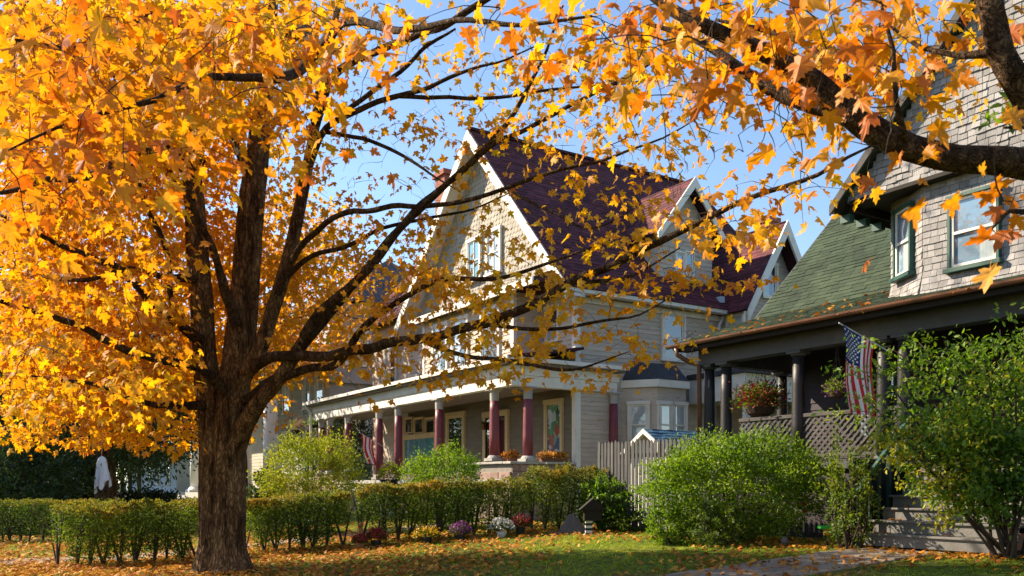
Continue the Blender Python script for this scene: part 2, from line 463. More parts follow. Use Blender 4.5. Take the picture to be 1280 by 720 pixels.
class MB:
    def __init__(s, off=(0, 0, 0)):
        s.v, s.f, s.m = [], [], []
        s.off = off
    def add(s, vs, fs, mi=0):
        k = len(s.v)
        s.v += [tuple(v) for v in vs]
        s.f += [tuple(i + k for i in f) for f in fs]
        s.m += [mi] * len(fs)
        return s
    def hexa(s, c, mi=0):       # 8 corners: bottom 4 counter-clockwise, then top 4
        return s.add(c, [(3, 2, 1, 0), (4, 5, 6, 7), (0, 1, 5, 4), (1, 2, 6, 5), (2, 3, 7, 6), (3, 0, 4, 7)], mi)
    def box(s, x0, x1, y0, y1, z0, z1, mi=0):
        return s.hexa([(x0, y0, z0), (x1, y0, z0), (x1, y1, z0), (x0, y1, z0), (x0, y0, z1), (x1, y0, z1), (x1, y1, z1), (x0, y1, z1)], mi)
    def fbox(s, F, u0, u1, z0, z1, d0, d1, mi=0):   # box in a wall frame (u along, d out of the wall)
        q = lambda u, d, z: (F[0] + u * F[2] + d * F[4], F[1] + u * F[3] + d * F[5], z)
        c = [q(u0, d1, z0), q(u1, d1, z0), q(u1, d0, z0), q(u0, d0, z0)]
        c += [q(u0, d1, z1), q(u1, d1, z1), q(u1, d0, z1), q(u0, d0, z1)]
        return s.hexa(c, mi)
    def beam(s, p, q, w, h, up=(0, 0, 1), mi=0):
        p, q, up = Vector(p), Vector(q), Vector(up)
        d = (q - p).normalized()
        x = d.cross(up).normalized() * w / 2
        z = x.cross(d).normalized() * h / 2
        return s.hexa([p - x - z, p + x - z, q + x - z, q - x - z, p - x + z, p + x + z, q + x + z, q - x + z], mi)
    def prism(s, poly, d, mi=0):  # polygon of 3-d points swept by vector d
        n = len(poly)
        d = Vector(d)
        vs = [Vector(p) for p in poly] + [Vector(p) + d for p in poly]
        fs = [tuple(range(n - 1, -1, -1)), tuple(range(n, 2 * n))]
        fs += [(i, (i + 1) % n, n + (i + 1) % n, n + i) for i in range(n)]
        return s.add(vs, fs, mi)
    def lathe(s, cx, cy, prof, n=16, mi=0):
        k = len(s.v)
        for r, z in prof:
            for i in range(n):
                t = 2 * math.pi * i / n
                s.v.append((cx + r * math.cos(t), cy + r * math.sin(t), z))
        for j in range(len(prof) - 1):
            for i in range(n):
                i2 = (i + 1) % n
                s.f.append((k + j * n + i, k + j * n + i2, k + (j + 1) * n + i2, k + (j + 1) * n + i)); s.m.append(mi)
        s.f.append(tuple(k + i for i in range(n - 1, -1, -1))); s.m.append(mi)
        e = k + (len(prof) - 1) * n
        s.f.append(tuple(e + i for i in range(n))); s.m.append(mi)
        return s
    def tube(s, pts, rad, n=6, mi=0, wob=None):
        pts = [Vector(p) for p in pts]
        k = len(s.v)
        d0 = (pts[1] - pts[0]).normalized()
        x = d0.orthogonal().normalized()
        m = len(pts)
        for j, p in enumerate(pts):
            d = (pts[min(j + 1, m - 1)] - pts[max(j - 1, 0)]).normalized()
            x = (x - d * x.dot(d)).normalized()
            y = d.cross(x)
            for i in range(n):
                t = 2 * math.pi * i / n
                o = x * math.cos(t) + y * math.sin(t)
                r = rad[j]
                if wob:
                    r *= wob(p, o)
                s.v.append(tuple(p + o * r))
        for j in range(m - 1):
            for i in range(n):
                i2 = (i + 1) % n
                s.f.append((k + j * n + i, k + j * n + i2, k + (j + 1) * n + i2, k + (j + 1) * n + i)); s.m.append(mi)
        e = k + (m - 1) * n
        s.f.append(tuple(k + i for i in range(n - 1, -1, -1))); s.m.append(mi)
        s.f.append(tuple(e + i for i in range(n))); s.m.append(mi)
        return s
    def build(s, name, mat, parent=None, smooth=False, kind=None, off=None, bevel=0):
        o3 = s.off if off is None else off
        me = bpy.data.meshes.new(name)
        me.from_pydata([(v[0] - o3[0], v[1] - o3[1], v[2] - o3[2]) for v in s.v], [], s.f)
        if any(s.m):
            for x in mat:
                me.materials.append(MATS[x])
            me.polygons.foreach_set("material_index", s.m)
        if smooth:
            me.polygons.foreach_set("use_smooth", [True] * len(me.polygons))
        me.update()
        o = link(name, me, mat, parent, kind)
        if bevel:
            b = o.modifiers.new("bevel", 'BEVEL')
            b.width = bevel
            b.segments = 2
            b.limit_method = 'ANGLE'
        return o

def np_mesh(name, V, T, mat, parent=None, kind=None, off=(0, 0, 0), smooth=False):
    V = np.asarray(V, np.float32) - np.asarray(off, np.float32)
    T = np.asarray(T, np.int32)
    me = bpy.data.meshes.new(name)
    me.vertices.add(len(V))
    me.vertices.foreach_set("co", V.ravel())
    me.loops.add(T.size)
    me.loops.foreach_set("vertex_index", T.ravel())
    me.polygons.add(len(T))
    me.polygons.foreach_set("loop_start", np.arange(0, T.size, 3, dtype=np.int32))
    me.polygons.foreach_set("loop_total", np.full(len(T), 3, np.int32))
    if smooth:
        me.polygons.foreach_set("use_smooth", np.ones(len(T), bool))
    me.update(calc_edges=True)
    return link(name, me, mat, parent, kind)

def scatter(tv, tf, pos, rot, sc):
    """template verts tv (k,3), tris tf; pos (n,3), rot (n,3,3) columns = axes, sc (n,) -> verts, tris"""
    n, k = len(pos), len(tv)
    V = np.einsum('nij,kj->nki', rot, tv) * sc[:, None, None] + pos[:, None, :]
    T = (tf[None] + (np.arange(n) * k)[:, None, None]).reshape(-1, 3)
    return V.reshape(-1, 3), T

def frames(axis, nrm):
    y = axis / np.linalg.norm(axis, axis=1, keepdims=True)
    x = np.cross(y, nrm)
    x /= np.linalg.norm(x, axis=1, keepdims=True) + 1e-9
    z = np.cross(x, y)
    return np.stack([x, y, z], axis=2)

def maple_template(full=True):
    if full:
        half = [(.035, -.02), (.20, -.10), (.37, -.07), (.31, .04), (.30, .13), (.45, .16), (.63, .33), (.48, .36), (.44, .47), (.33, .44),
                (.19, .42), (.21, .58), (.27, .72), (.14, .72), (.09, .84)]
    else:
        half = [(.20, -.10), (.34, -.04), (.27, .12), (.60, .34), (.40, .44), (.17, .42), (.24, .70)]
    pts = [(0, 0)] + half + [(0, 1.0)] + [(-x, y) for x, y in reversed(half)]
    n = len(pts)
    V = []
    for x, y in pts + [(0, .30)]:
        V.append((x, y, -.30 * x * x - .22 * y * y + .18 * abs(x) * .6))
    F = [(n, i, (i + 1) % n) for i in range(n)]
    if full:                      # petiole
        V += [(-.012, 0, 0), (.012, 0, 0), (0, -.55, .14)]
        F += [(n + 1, n + 3, n + 2)]
    V = np.array(V, float)
    V[:, 2] += .04
    return V, np.array(F)

ML, MLs = maple_template(True), maple_template(False)
OV = (np.array([(0, 0, 0), (.22, .35, .05), (0, .5, -.03), (-.22, .35, .05), (.16, .75, -.02), (-.16, .75, -.02), (0, 1, -.14)], float),
      np.array([(0, 1, 2), (0, 2, 3), (1, 4, 2), (2, 5, 3), (2, 4, 6), (2, 6, 5)]))
BL = (np.array([(-.06, 0, 0), (.06, 0, 0), (.0, 1, .25), (.25, .1, .0), (.36, .06, .0), (.55, .8, .1), (-.28, .0, .1), (-.18, .1, .1), (-.45, .75, -.2)], float)[:, [0, 2, 1]],
      np.array([(0, 1, 2), (3, 4, 5), (6, 7, 8)]))

LEAFV = []
for _q in range(8):
    _v = ML[0].copy()
    _r = random.Random(_q)
    _v[:, 0] *= _r.uniform(.78, 1.08)
    _v[:, 2] += _r.uniform(-.55, .25) * _v[:, 1] ** 2 + _r.uniform(-.5, .5) * _v[:, 0] * _v[:, 1] + _r.uniform(-.5, .35) * np.abs(_v[:, 0])
    _v[:, 0] += _r.uniform(-.15, .15) * _v[:, 1] ** 2
    LEAFV.append(_v)

def scatter_var(pos, rot, sc):
    Vs, Ts, k = [], [], 0
    w = np.arange(len(pos)) % 8
    for q in range(8):
        m = w == q
        if m.sum() == 0:
            continue
        V, T = scatter(LEAFV[q], ML[1], pos[m], rot[m], sc[m])
        Vs.append(V); Ts.append(T + k); k += len(V)
    return np.concatenate(Vs), np.concatenate(Ts)

def rand_dirs(n):
    v = nrg.normal(size=(n, 3))
    return v / np.linalg.norm(v, axis=1, keepdims=True)

def catmull(pts, step):
    """pts: list of (Vector, r) -> resampled list"""
    out = []
    n = len(pts)
    for i in range(n - 1):
        p0, p1, p2, p3 = pts[max(i - 1, 0)], pts[i], pts[i + 1], pts[min(i + 2, n - 1)]
        L = (p2[0] - p1[0]).length
        k = max(1, int(L / step))
        for j in range(k):
            t = j / k
            c = lambda q0, q1, q2, q3: 0.5 * ((2 * q1) + (q2 - q0) * t + (2 * q0 - 5 * q1 + 4 * q2 - q3) * t * t + (3 * q1 - q0 - 3 * q2 + q3) * t ** 3)
            out.append((c(p0[0], p1[0], p2[0], p3[0]), p1[1] + (p2[1] - p1[1]) * t))
    out.append(pts[-1])
    return out

# ------------------------------------------------------------------ ground, walks
def build_ground():
    xs = np.concatenate([[-900, -500, -250, -140, -90, -60], np.arange(-40, -16, 1.0), np.arange(-16, 14, .25), np.arange(14, 40, 1.5), [60, 100, 200, 500, 900]])
    ys = np.concatenate([[-500, -150, -60, -30, -15, -8], np.arange(-4, 8, .8), np.arange(8, 26, .25), np.arange(26, 60, 1.0), [70, 100, 160, 300, 700, 1500]])
    V = [(x, y, ground(x, y)) for y in ys for x in xs]
    nx = len(xs)
    F = [(j * nx + i, j * nx + i + 1, (j + 1) * nx + i + 1, (j + 1) * nx + i) for j in range(len(ys) - 1) for i in range(nx - 1)]
    m = MB(); m.add(V, F)
    props(m.build("ground", "lawn_soil", smooth=True), kind="structure")
build_ground()

def walk(name, a0, a1, b0, b1, n, seed):
    root = props(bpy.data.objects.new(name, None), kind="structure")
    COL.objects.link(root)
    base = W((a0 + a1) / 2, (b0 + b1) / 2)
    root.location = base
    r = random.Random(seed)
    for i in range(n):
        u0, u1 = b0 + (b1 - b0) * i / n + .008, b0 + (b1 - b0) * (i + 1) / n - .008
        m = MB()
        vs = []
        tz = r.uniform(-.008, .012)
        for z in (-.10, .03 + tz):
            for a, b in ((a0, u0), (a1, u0), (a1, u1), (a0, u1)):
                w = W(a, b)
                vs.append((w.x - base.x, w.y - base.y, ground(w.x, w.y) + z))
        m.hexa(vs)
        m.build("slab", "concrete", root, bevel=.012)
walk("front_walk", -8.35, -7.05, 2.0, 11.75, 8, 3)
walk("side_walk", -19.6, -18.5, -2.5, 11.5, 10, 4)

# ------------------------------------------------------------------ house kit
FRONT = lambda b, a=0.0: (a, b, 1, 0, 0, -1)     # wall frame: u runs along +a, out is -b
SIDE = lambda a, b=0.0: (a, b, 0, 1, 1, 0)       # u runs along +b, out is +a

class House:
    def __init__(s, name, a, b, z, label, cat="house"):
        s.off = (a, b, z)
        s.root = thing(name, W(a, b, z), label, cat, ROT)
    def mb(s):
        return MB(s.off)

def siding(h, F, span, z0, z1, mat, wall_mat, expo=.13, single=True, thick=.16, name="wall"):
    """span: function z -> list of (u0,u1). A wall body and its lapped boards."""
    core = h.mb()
    n = max(1, int(round((z1 - z0) / expo)))
    e = (z1 - z0) / n
    for i in range(0, n):
        za, zb = z0 + i * e, z0 + (i + 1) * e
        for (u0, u1), (w0, w1) in zip(span(za), span(zb)):
            q = lambda u, d, z: (F[0] + u * F[2] + d * F[4], F[1] + u * F[3] + d * F[5], z)
            core.hexa([q(u0, 0, za), q(u1, 0, za), q(u1, -thick, za), q(u0, -thick, za), q(w0, 0, zb), q(w1, 0, zb), q(w1, -thick, zb), q(w0, -thick, zb)])
    wall = core.build(name, wall_mat, h.root)
    joined = h.mb()
    for i in range(n):
        za, zb = z0 + i * e, z0 + (i + 1) * e
        for (u0, u1), (w0, w1) in zip(span(za), span(zb)):
            m = h.mb() if single else joined
            q = lambda u, d, z: (F[0] + u * F[2] + d * F[4], F[1] + u * F[3] + d * F[5], z)
            j = rng.uniform(-.002, .003)
            m.hexa([q(u0, .024 + j, za), q(u1, .024 + j, za), q(u1, .001, za), q(u0, .001, za), q(w0, .006 + j, zb + .01), q(w1, .006 + j, zb + .01), q(w1, .001, zb + .01), q(w0, .001, zb + .01)])
            if single:
                m.build("board", mat, wall)
    if not single:
        joined.build("boards", mat, wall, kind="stuff")
    return wall

def window(h, F, u, zc, w, hgt, frame="white", sash="white", back="dark_room", curtain=None, meet=True, out=.03, cw=.10, vm=0, name="window", sill=True, cfrac=None):
    fr = h.mb()
    u0, u1, z0, z1 = u - w / 2, u + w / 2, zc - hgt / 2, zc + hgt / 2
    D = out + .06
    fr.fbox(F, u0 - cw, u0, z0, z1, .0, D)
    fr.fbox(F, u1, u1 + cw, z0, z1, .0, D)
    fr.fbox(F, u0 - cw - .02, u1 + cw + .02, z1, z1 + cw * 1.2, .0, D + .012)
    o = fr.build(name, frame, h.root, bevel=.006)
    if sill:
        m = h.mb(); m.fbox(F, u0 - cw - .04, u1 + cw + .04, z0 - .07, z0, 0, D + .05)
        m.build("sill", frame, o, bevel=.006)
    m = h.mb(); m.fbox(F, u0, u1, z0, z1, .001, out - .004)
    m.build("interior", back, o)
    if curtain:
        c0, c1 = (u0, u1) if cfrac is None else (u0 + cfrac[0] * w, u0 + cfrac[1] * w)
        zt = z1 if cfrac is None or len(cfrac) < 3 else z0 + cfrac[2] * hgt
        m = h.mb(); m.fbox(F, c0, c1, z0, zt, out - .003, out + .004)
        m.build("curtain", curtain, o)
    q = lambda u_, z_: (F[0] + u_ * F[2] + (out + .016) * F[4], F[1] + u_ * F[3] + (out + .016) * F[5], z_)
    m = h.mb(); m.add([q(u0, z0), q(u1, z0), q(u1, z1), q(u0, z1)], [(0, 1, 2, 3)])
    m.build("pane", "glass", o)
    m = h.mb()
    t = .045
    m.fbox(F, u0, u0 + t, z0, z1, out + .006, out + .035)
    m.fbox(F, u1 - t, u1, z0, z1, out + .006, out + .035)
    m.fbox(F, u0 + t, u1 - t, z0, z0 + t * 1.3, out + .006, out + .034)
    m.fbox(F, u0 + t, u1 - t, z1 - t, z1, out + .006, out + .034)
    if meet:
        m.fbox(F, u0 + t, u1 - t, zc - t * .5, zc + t * .5, out + .006, out + .042)
    for k in range(vm):
        x = u0 + w * (k + 1) / (vm + 1)
        m.fbox(F, x - .018, x + .018, z0 + t, z1 - t, out + .006, out + .030)
    m.build("sash", sash, o, bevel=.004)
    return o

def shingles(h, O, U, V, N, lu, lv, mat, base_mat, course=.16, tab=.28, thick=.014, clip=None, name="roof", slab=.14, jit=.25, parent=None, bdy=True, scale=False, lift=0):
    """Roof or wall slope: O origin corner (bottom), U along, V up the slope, N outward; a slab with joined shingles as a child."""
    O, U, V, N = Vector(O), Vector(U).normalized(), Vector(V).normalized(), Vector(N).normalized()
    r = random.Random(int(abs(O.x * 31 + O.y * 17 + O.z * 7) * 10))
    par = parent
    if bdy:
        m = h.mb()
        c = [O, O + U * lu, O + U * lu + V * lv, O + V * lv]
        m.hexa([p - N * slab for p in c] + c)
        par = m.build(name, base_mat, h.root)
    m = h.mb()
    n = int(math.ceil(lv / course))
    for i in range(n):
        v0, v1 = i * course - .02, min(lv, (i + 1) * course + .02)
        u = -(i % 2) * tab * .5 - r.uniform(0, tab * .3)
        while u < lu:
            w = tab * (1 + r.uniform(-jit, jit))
            a0, a1 = max(0, u) + .004, min(lu, u + w) - .004
            u += w
            if a1 - a0 < .03:
                continue
            if clip and not clip(O + U * (a0 + a1) / 2 + V * (v0 + v1) / 2):
                continue
            t = thick * (1 + r.uniform(-.4, .6)) + lift
            d = r.uniform(-.012, .012)
            p = lambda a, v, k: O + U * a + V * v + N * k
            if scale:
                am, s3 = (a0 + a1) / 2, (v1 - v0) * .3
                m.add([p(a0, v1, .003), p(a0, v0 + s3, t), p(a0 + (am - a0) * .5, v0 + s3 * .25, t), p(am, v0, t), p(a1 - (a1 - am) * .5, v0 + s3 * .25, t), p(a1, v0 + s3, t), p(a1, v1, .003),
                       p(a0, v0 + s3, 0), p(am, v0, 0), p(a1, v0 + s3, 0)], [(0, 1, 2, 3, 4, 5, 6), (1, 7, 8, 3, 2), (3, 8, 9, 5, 4), (0, 7, 1), (6, 5, 9)])
            else:
                m.add([p(a0, v0 + d, t), p(a1, v0 + d, t), p(a1, v1, .003), p(a0, v1, .003), p(a0, v0 + d, 0.001), p(a1, v0 + d, .001)],
                      [(0, 1, 2, 3), (4, 5, 1, 0), (4, 0, 3), (1, 5, 2)])
    m.build("shingles", mat, par, kind="stuff")
    return par

def column(h, a, b, z0, z1, r, mat, cap_mat, base_mat, cap=.34, plinth=.16, neck=True, sides=18):
    m = h.mb()
    hh = z1 - z0
    m.lathe(a, b, [(r, z0 + plinth), (r * 1.0, z0 + hh * .35), (r * .93, z0 + hh * .7), (r * .86, z1 - cap)], sides)
    o = m.build("column", mat, h.root, smooth=False)
    for p in o.data.polygons:
        p.use_smooth = len(p.vertices) == 4
    m = h.mb()
    if plinth:
        m.box(a - r * 1.5, a + r * 1.5, b - r * 1.5, b + r * 1.5, z0, z0 + plinth * .5)
        m.lathe(a, b, [(r * 1.45, z0 + plinth * .5), (r * 1.3, z0 + plinth * .75), (r * 1.05, z0 + plinth * 1.02)], sides)
        m.build("base", base_mat, o)
    m = h.mb()
    m.lathe(a, b, [(r * .88, z1 - cap), (r * .90, z1 - .10), (r * 1.1, z1 - .085), (r * 1.2, z1 - .05)], sides)
    m.box(a - r * 1.3, a + r * 1.3, b - r * 1.3, b + r * 1.3, z1 - .05, z1 - .002)
    m.build("capital", cap_mat, o)
    return o

# ------------------------------------------------------------------ cream Victorian house with the red roof
def winpx(h, b, x0, x1, y0, y1, **k):
    (a0, z0), (a1, z1) = front(x0, (y0 + y1) / 2, b), front(x1, (y0 + y1) / 2, b)
    xm = (x0 + x1) / 2
    _, zt = front(xm, y0, b)
    _, zb = front(xm, y1, b)
    return window(h, FRONT(b), (a0 + a1) / 2, (zt + zb) / 2, abs(a1 - a0), zt - zb, **k)

def winpx_side(h, a, x0, x1, y0, y1, **k):
    b0, _ = side(x0, y0, a)
    b1, _ = side(x1, y0, a)
    xm = (x0 + x1) / 2
    _, zt = side(xm, y0, a)
    _, zb = side(xm, y1, a)
    return window(h, SIDE(a), (b0 + b1) / 2, (zt + zb) / 2, abs(b1 - b0), zt - zb, **k)

def gable_roof_b(h, a_l, a_r, a_m, z_eave, z_r, b0, b1, mat, base, **k):
    """ridge along b"""
    for ae in (a_r, a_l):
        dv = Vector((a_m - ae, 0, z_r - z_eave))
        n = Vector((dv.z, 0, -dv.x)) if ae > a_m else Vector((-dv.z, 0, dv.x))
        shingles(h, (ae, b0, z_eave), (0, 1, 0), dv, n, b1 - b0, dv.length, mat, base, **k)

def gable_roof_a(h, b_f, b_k, b_m, z_eave, z_r, a0, a1, mat, base, **k):
    """ridge along a"""
    for be in (b_f, b_k):
        dv = Vector((0, b_m - be, z_r - z_eave))
        n = Vector((0, -dv.z, dv.y)) if be < b_m else Vector((0, dv.z, -dv.y))
        shingles(h, (a0, be, z_eave), (1, 0, 0), dv, n, a1 - a0, dv.length, mat, base, **k)

def rake(h, p, q, w, hgt, mat, out, name="bargeboard"):
    m = h.mb()
    m.beam(p, q, w, hgt, up=(0, 0, 1))
    return m.build(name, mat, h.root)

def build_cream_house():
    h = House("cream_house", -25.5, 15.0, .45, "weathered cream Victorian house with dark red roof, front gable and plum porch columns")
    AR, AL, BF, BB = -20.2, -31.2, 15.05, 24.6
    R = h.root
    # walls
    siding(h, SIDE(AR), lambda z: [(BF, 21.1)], .4, 7.15, "cream", "cream", .135, single=True)
    siding(h, FRONT(BF), lambda z: [(AL, AR)], 4.75, 7.3, "cream", "cream", .135, single=False)
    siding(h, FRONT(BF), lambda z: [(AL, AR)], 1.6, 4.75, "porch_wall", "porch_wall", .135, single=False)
    m = h.mb()
    m.box(AL, AR - .17, BF + .17, BB, .2, 7.2)
    m.build("body", "cream", R)
    # corner boards
    m = h.mb()
    m.box(AR - .14, AR + .03, BF - .03, BF + .16, .4, 7.15)
    m.build("corner_board", "white", R)
    # front gable
    ZE, ZR, AM = 7.05, 13.35, -25.35
    k = (ZR - ZE) / (-19.7 - AM)
    kl = (ZR - ZE) / (AM + 31.6)
    top = lambda a: ZR - .22 - (k * (a - AM) if a > AM else kl * (AM - a))
    m = h.mb()
    m.prism([(AL + .1, BF - .02, 7.3), (AR - .05, BF - .02, 7.3), (AR - .05, BF - .02, top(AR - .05)), (AM, BF - .02, top(AM)), (AL + .1, BF - .02, top(AL + .1))], (0, .2, 0))
    gw = m.build("gable_wall", "cream", R)
    shingles(h, (AL + .1, BF - .02, 7.3), (1, 0, 0), (0, 0, 1), (0, -1, 0), AR - AL - .15, 6, "cream_scale", None, course=.17, tab=.19, jit=.06, scale=True,
             clip=lambda p: p.z + .12 < top(p.x), bdy=False, parent=gw)
    # main roof
    gable_roof_b(h, -31.6, -19.7, AM, ZE, ZR, 14.42, 24.9, "red_shingle", "red_base", course=.17, tab=.3)
    m = h.mb(); m.beam((AM, 14.4, ZR + .02), (AM, 24.9, ZR + .02), .22, .09)
    m.build("ridge_cap", "red_base", R)
    for s, ae, kk in ((1, -19.68, k), (-1, -31.62, kl)):
        m = h.mb()
        m.prism([(AM, 14.38, ZR - .02), (ae, 14.38, ZE - .02), (ae - s * .06, 14.38, ZE - .38), (AM, 14.38, ZR - .46)], (0, .06, 0))
        m.build("bargeboard", "white", R)
        m = h.mb()          # soffit of the overhang
        m.hexa([(AM, 14.46, ZR - .26), (ae, 14.46, ZE - .26), (ae, 15.02, ZE - .26), (AM, 15.02, ZR - .26), (AM, 14.46, ZR - .22), (ae, 14.46, ZE - .22), (ae, 15.02, ZE - .22), (AM, 15.02, ZR - .22)])
        m.build("soffit", "white", R)
    m = h.mb()              # fascia and frieze under the side eave
    m.box(-19.98, -19.72, 14.45, 21.0, 6.92, 7.06)
    m.box(AR + .03, AR + .07, BF, 21.0, 6.75, 6.92)
    m.build("eave_trim", "white", R)
    # pent roof between gable and second storey, over a projecting bay
    m = h.mb()
    m.hexa([(-28.2, 13.66, 7.22), (-20.3, 13.66, 7.22), (-20.3, 15.03, 7.22), (-28.2, 15.03, 7.22), (-28.2, 13.66, 7.32), (-20.3, 13.66, 7.32), (-20.6, 15.03, 7.92), (-28.0, 15.03, 7.92)])
    m.build("pent_roof", "red_base", R)
    m = h.mb(); m.box(-28.22, -20.28, 13.60, 13.655, 7.12, 7.33)
    m.build("pent_trim", "white", R)
    siding(h, FRONT(13.97), lambda z: [(-27.7, -21.8)], 4.9, 7.2, "cream", "cream", .135, single=False, name="bay_wall")
    siding(h, SIDE(-21.8), lambda z: [(13.97 + .01, 15.04)], 4.9, 7.2, "cream", "cream", .135, single=False, name="bay_wall")
    m = h.mb(); m.box(-21.93, -21.77, 13.93, 14.05, 4.9, 7.2); m.build("corner_board", "white", R)
    m = h.mb(); m.box(-27.75, -27.6, 13.93, 14.05, 4.9, 7.2); m.build("corner_board", "white", R)
    for c, w in ((-26.4, .9), (-25.0, .9), (-23.1, .95)):
        window(h, FRONT(13.97), c, 6.1, w, 1.55, curtain="curtain" if c < -24 else None, cfrac=(0, .5))
    winpx(h, BF, 685, 699, 386, 426, curtain="curtain", cfrac=(0, 1, .5), cw=.09)
    window(h, FRONT(BF - .04), -25.9, 9.15, .75, 1.35, back="teal_blind", vm=1)
    window(h, FRONT(BF - .04), -24.6, 9.15, .75, 1.35, curtain="curtain", vm=1)
    # windows of the side wall
    winpx_side(h, AR, 829, 852, 394, 450, cw=.11)
    # dormer
    AD = -20.55
    b0, b1, bm = 18.5, 20.85, 19.68
    dz = lambda b: 11.0 - 1.22 * abs(b - bm)
    siding(h, SIDE(AD), lambda z: [(b0, b1)] if z < 9.55 else [(max(b0, bm - (10.95 - z) / 1.22), min(b1, bm + (10.95 - z) / 1.22))], 7.75, 10.9, "cream", "cream", .135, single=True, name="dormer_wall")
    m = h.mb(); m.prism([(AD - .17, b0, 7.6), (AD - .17, b1, 7.6), (AD - .17, b1, 9.5), (AD - .17, bm, 10.9), (AD - .17, b0, 9.5)], (-3.2, 0, 0))
    m.build("dormer_body", "cream", R)
    gable_roof_a(h, 18.15, 21.2, bm, 9.25, 11.2, -24.0, -20.15, "red_shingle", "red_base", course=.17, tab=.3, slab=.08)
    for s, be in ((-1, 18.12), (1, 21.23)):
        m = h.mb()
        m.prism([(-20.14, bm, 11.2), (-20.14, be, 9.22), (-20.14, be, 8.95), (-20.14, bm, 10.86)], (.06, 0, 0))
        m.build("bargeboard", "white", R)
    for x0, x1 in ((844, 853), (856, 864.5)):
        winpx_side(h, AD, x0, x1, 317, 346, cw=.05, meet=False, curtain="teal_blind", sill=False)
    m = h.mb(); m.box(AD + .02, AD + .10, b0 - .05, b1 + .05, 7.68, 7.80); m.build("dormer_sill", "white", R)
    # side wing with its own gable
    AW, w0, w1, wm = -19.4, 21.05, 23.9, 22.45
    siding(h, SIDE(AW), lambda z: [(w0, w1)] if z < 7.45 else [(wm - (9.75 - z) / 1.62, wm + (9.75 - z) / 1.62)], .4, 9.7, "cream", "cream", .135, single=False, name="wing_wall")
    siding(h, FRONT(w0), lambda z: [(AR + .03, AW)], .4, 7.4, "cream", "cream", .135, single=False, name="wing_wall")
    m = h.mb(); m.box(-24, AW - .18, w0 + .18, w1, .2, 7.4); m.build("body", "cream", R)
    gable_roof_a(h, 20.7, 24.2, wm, 6.95, 9.95, -25.0, -18.85, "red_shingle", "red_base", course=.17, tab=.3, slab=.1)
    for s, be in ((-1, 20.67), (1, 24.23)):
        m = h.mb()
        m.prism([(-18.84, wm, 9.95), (-18.84, be, 6.92), (-18.84, be, 6.55), (-18.84, wm, 9.47)], (.07, 0, 0))
        m.build("bargeboard", "white", R)
    winpx_side(h, AW, 954, 968, 332, 372, curtain="teal_blind", cfrac=(0, .45), cw=.1)
    winpx(h, w0, 911, 930, 394, 412, cw=.06, curtain="curtain", meet=False)
    m = h.mb()
    q = [(902, 375), (906, 390), (899, 407), (897, 450)]
    pts = []
    for (x, y) in q:
        b, z = side(x, y, -20.05)
        pts.append((-20.05, b, z))
    m.tube(pts, [.05] * 4, 8)
    m.build("downspout", "aluminium", R)
    m = h.mb(); bb, zz = side(902, 374, -19.9)
    m.box(-20.06, -19.84, bb - .08, bb + .08, zz - .12, zz + .08); m.build("leader_head", "blue_house", R)
    # chimneys
    m = h.mb(); m.box(-21.35, -20.85, 23.95, 24.45, 7.5, 10.7); m.box(-21.40, -20.80, 23.90, 24.50, 10.7, 10.86)
    m.build("chimney", "brick_red", R)
    m = h.mb(); m.box(-31.9, -31.1, 16.6, 17.3, 6, 14.0); m.box(-32.0, -31.0, 16.5, 17.4, 14.0, 14.2)
    m.build("chimney", "brick_red", R)
    # left wing
    m = h.mb(); m.box(-36.0, AL, 15.6, 20.4, .2, 8.6); m.prism([(-36, 15.6, 8.6), (-36, 20.4, 8.6), (-36, 18, 11.6)], (4, 0, 0))
    m.build("body", "cream", R)
    gable_roof_a(h, 15.2, 20.8, 18.0, 8.3, 11.75, -36.4, -29, "red_shingle", "red_base", course=.2, tab=.34, slab=.1)
    window(h, FRONT(15.6), -34, 6.4, 1.0, 1.6, curtain="curtain", cfrac=(0, .5))
    # ---- front porch
    BP, PL = 12.9, -35.7
    m = h.mb(); m.box(PL, AR + .12, BP - .12, BP + .12, 4.20, 4.50); m.build("beam", "white", R, bevel=.01)
    m = h.mb(); m.box(PL - .03, AR + .15, BP - .16, BP + .16, 4.503, 4.76); m.build("frieze", "white", R, bevel=.01)
    m = h.mb(); m.box(AR - .12, AR + .12, BP + .123, 16.5, 4.20, 4.50); m.build("beam", "white", R, bevel=.01)
    m = h.mb(); m.box(AR - .16, AR + .15, BP + .163, 16.55, 4.503, 4.76); m.build("frieze", "white", R, bevel=.01)
    m = h.mb(); m.box(PL - .4, AR + .45, BP - .46, BP - .38, 4.84, 4.95); m.box(AR + .37, AR + .45, BP - .376, 16.7, 4.84, 4.95)
    m.build("gutter", "white", R)
    m = h.mb()
    m.box(PL - .36, AR + .36, BP - .37, BP + .16, 4.765, 4.83); m.box(AR - .16, AR + .36, BP + .163, 16.6, 4.765, 4.83)
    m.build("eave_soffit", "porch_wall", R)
    shingles(h, (PL - .4, BP - .4, 4.96), (1, 0, 0), (0, 2.5, .42), (0, -.42, 2.5), AR - PL + .85, 2.55, "red_shingle", "red_base", course=.17, tab=.3, slab=.07, name="porch_roof")
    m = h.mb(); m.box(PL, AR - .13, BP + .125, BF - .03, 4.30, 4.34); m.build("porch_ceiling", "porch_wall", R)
    m = h.mb(); m.box(PL, AR + .05, BP - .2, BF - .03, 1.52, 1.64); m.build("porch_floor", "stone_grey", R)
    ccount = 0
    for px, zb in ((618, 2.15), (549, 1.9), (498, 1.66), (474, 1.66), (435, 1.9), (412.5, 1.9), (402, 1.9)):
        a, _ = front(px, 500, BP)
        column(h, a, BP, zb, 4.2, .145, "plum", "stone_grey", "stone_grey")
    b, _ = side(660, 500, AR)
    column(h, AR, b, 2.12, 4.2, .145, "plum", "stone_grey", "stone_grey")
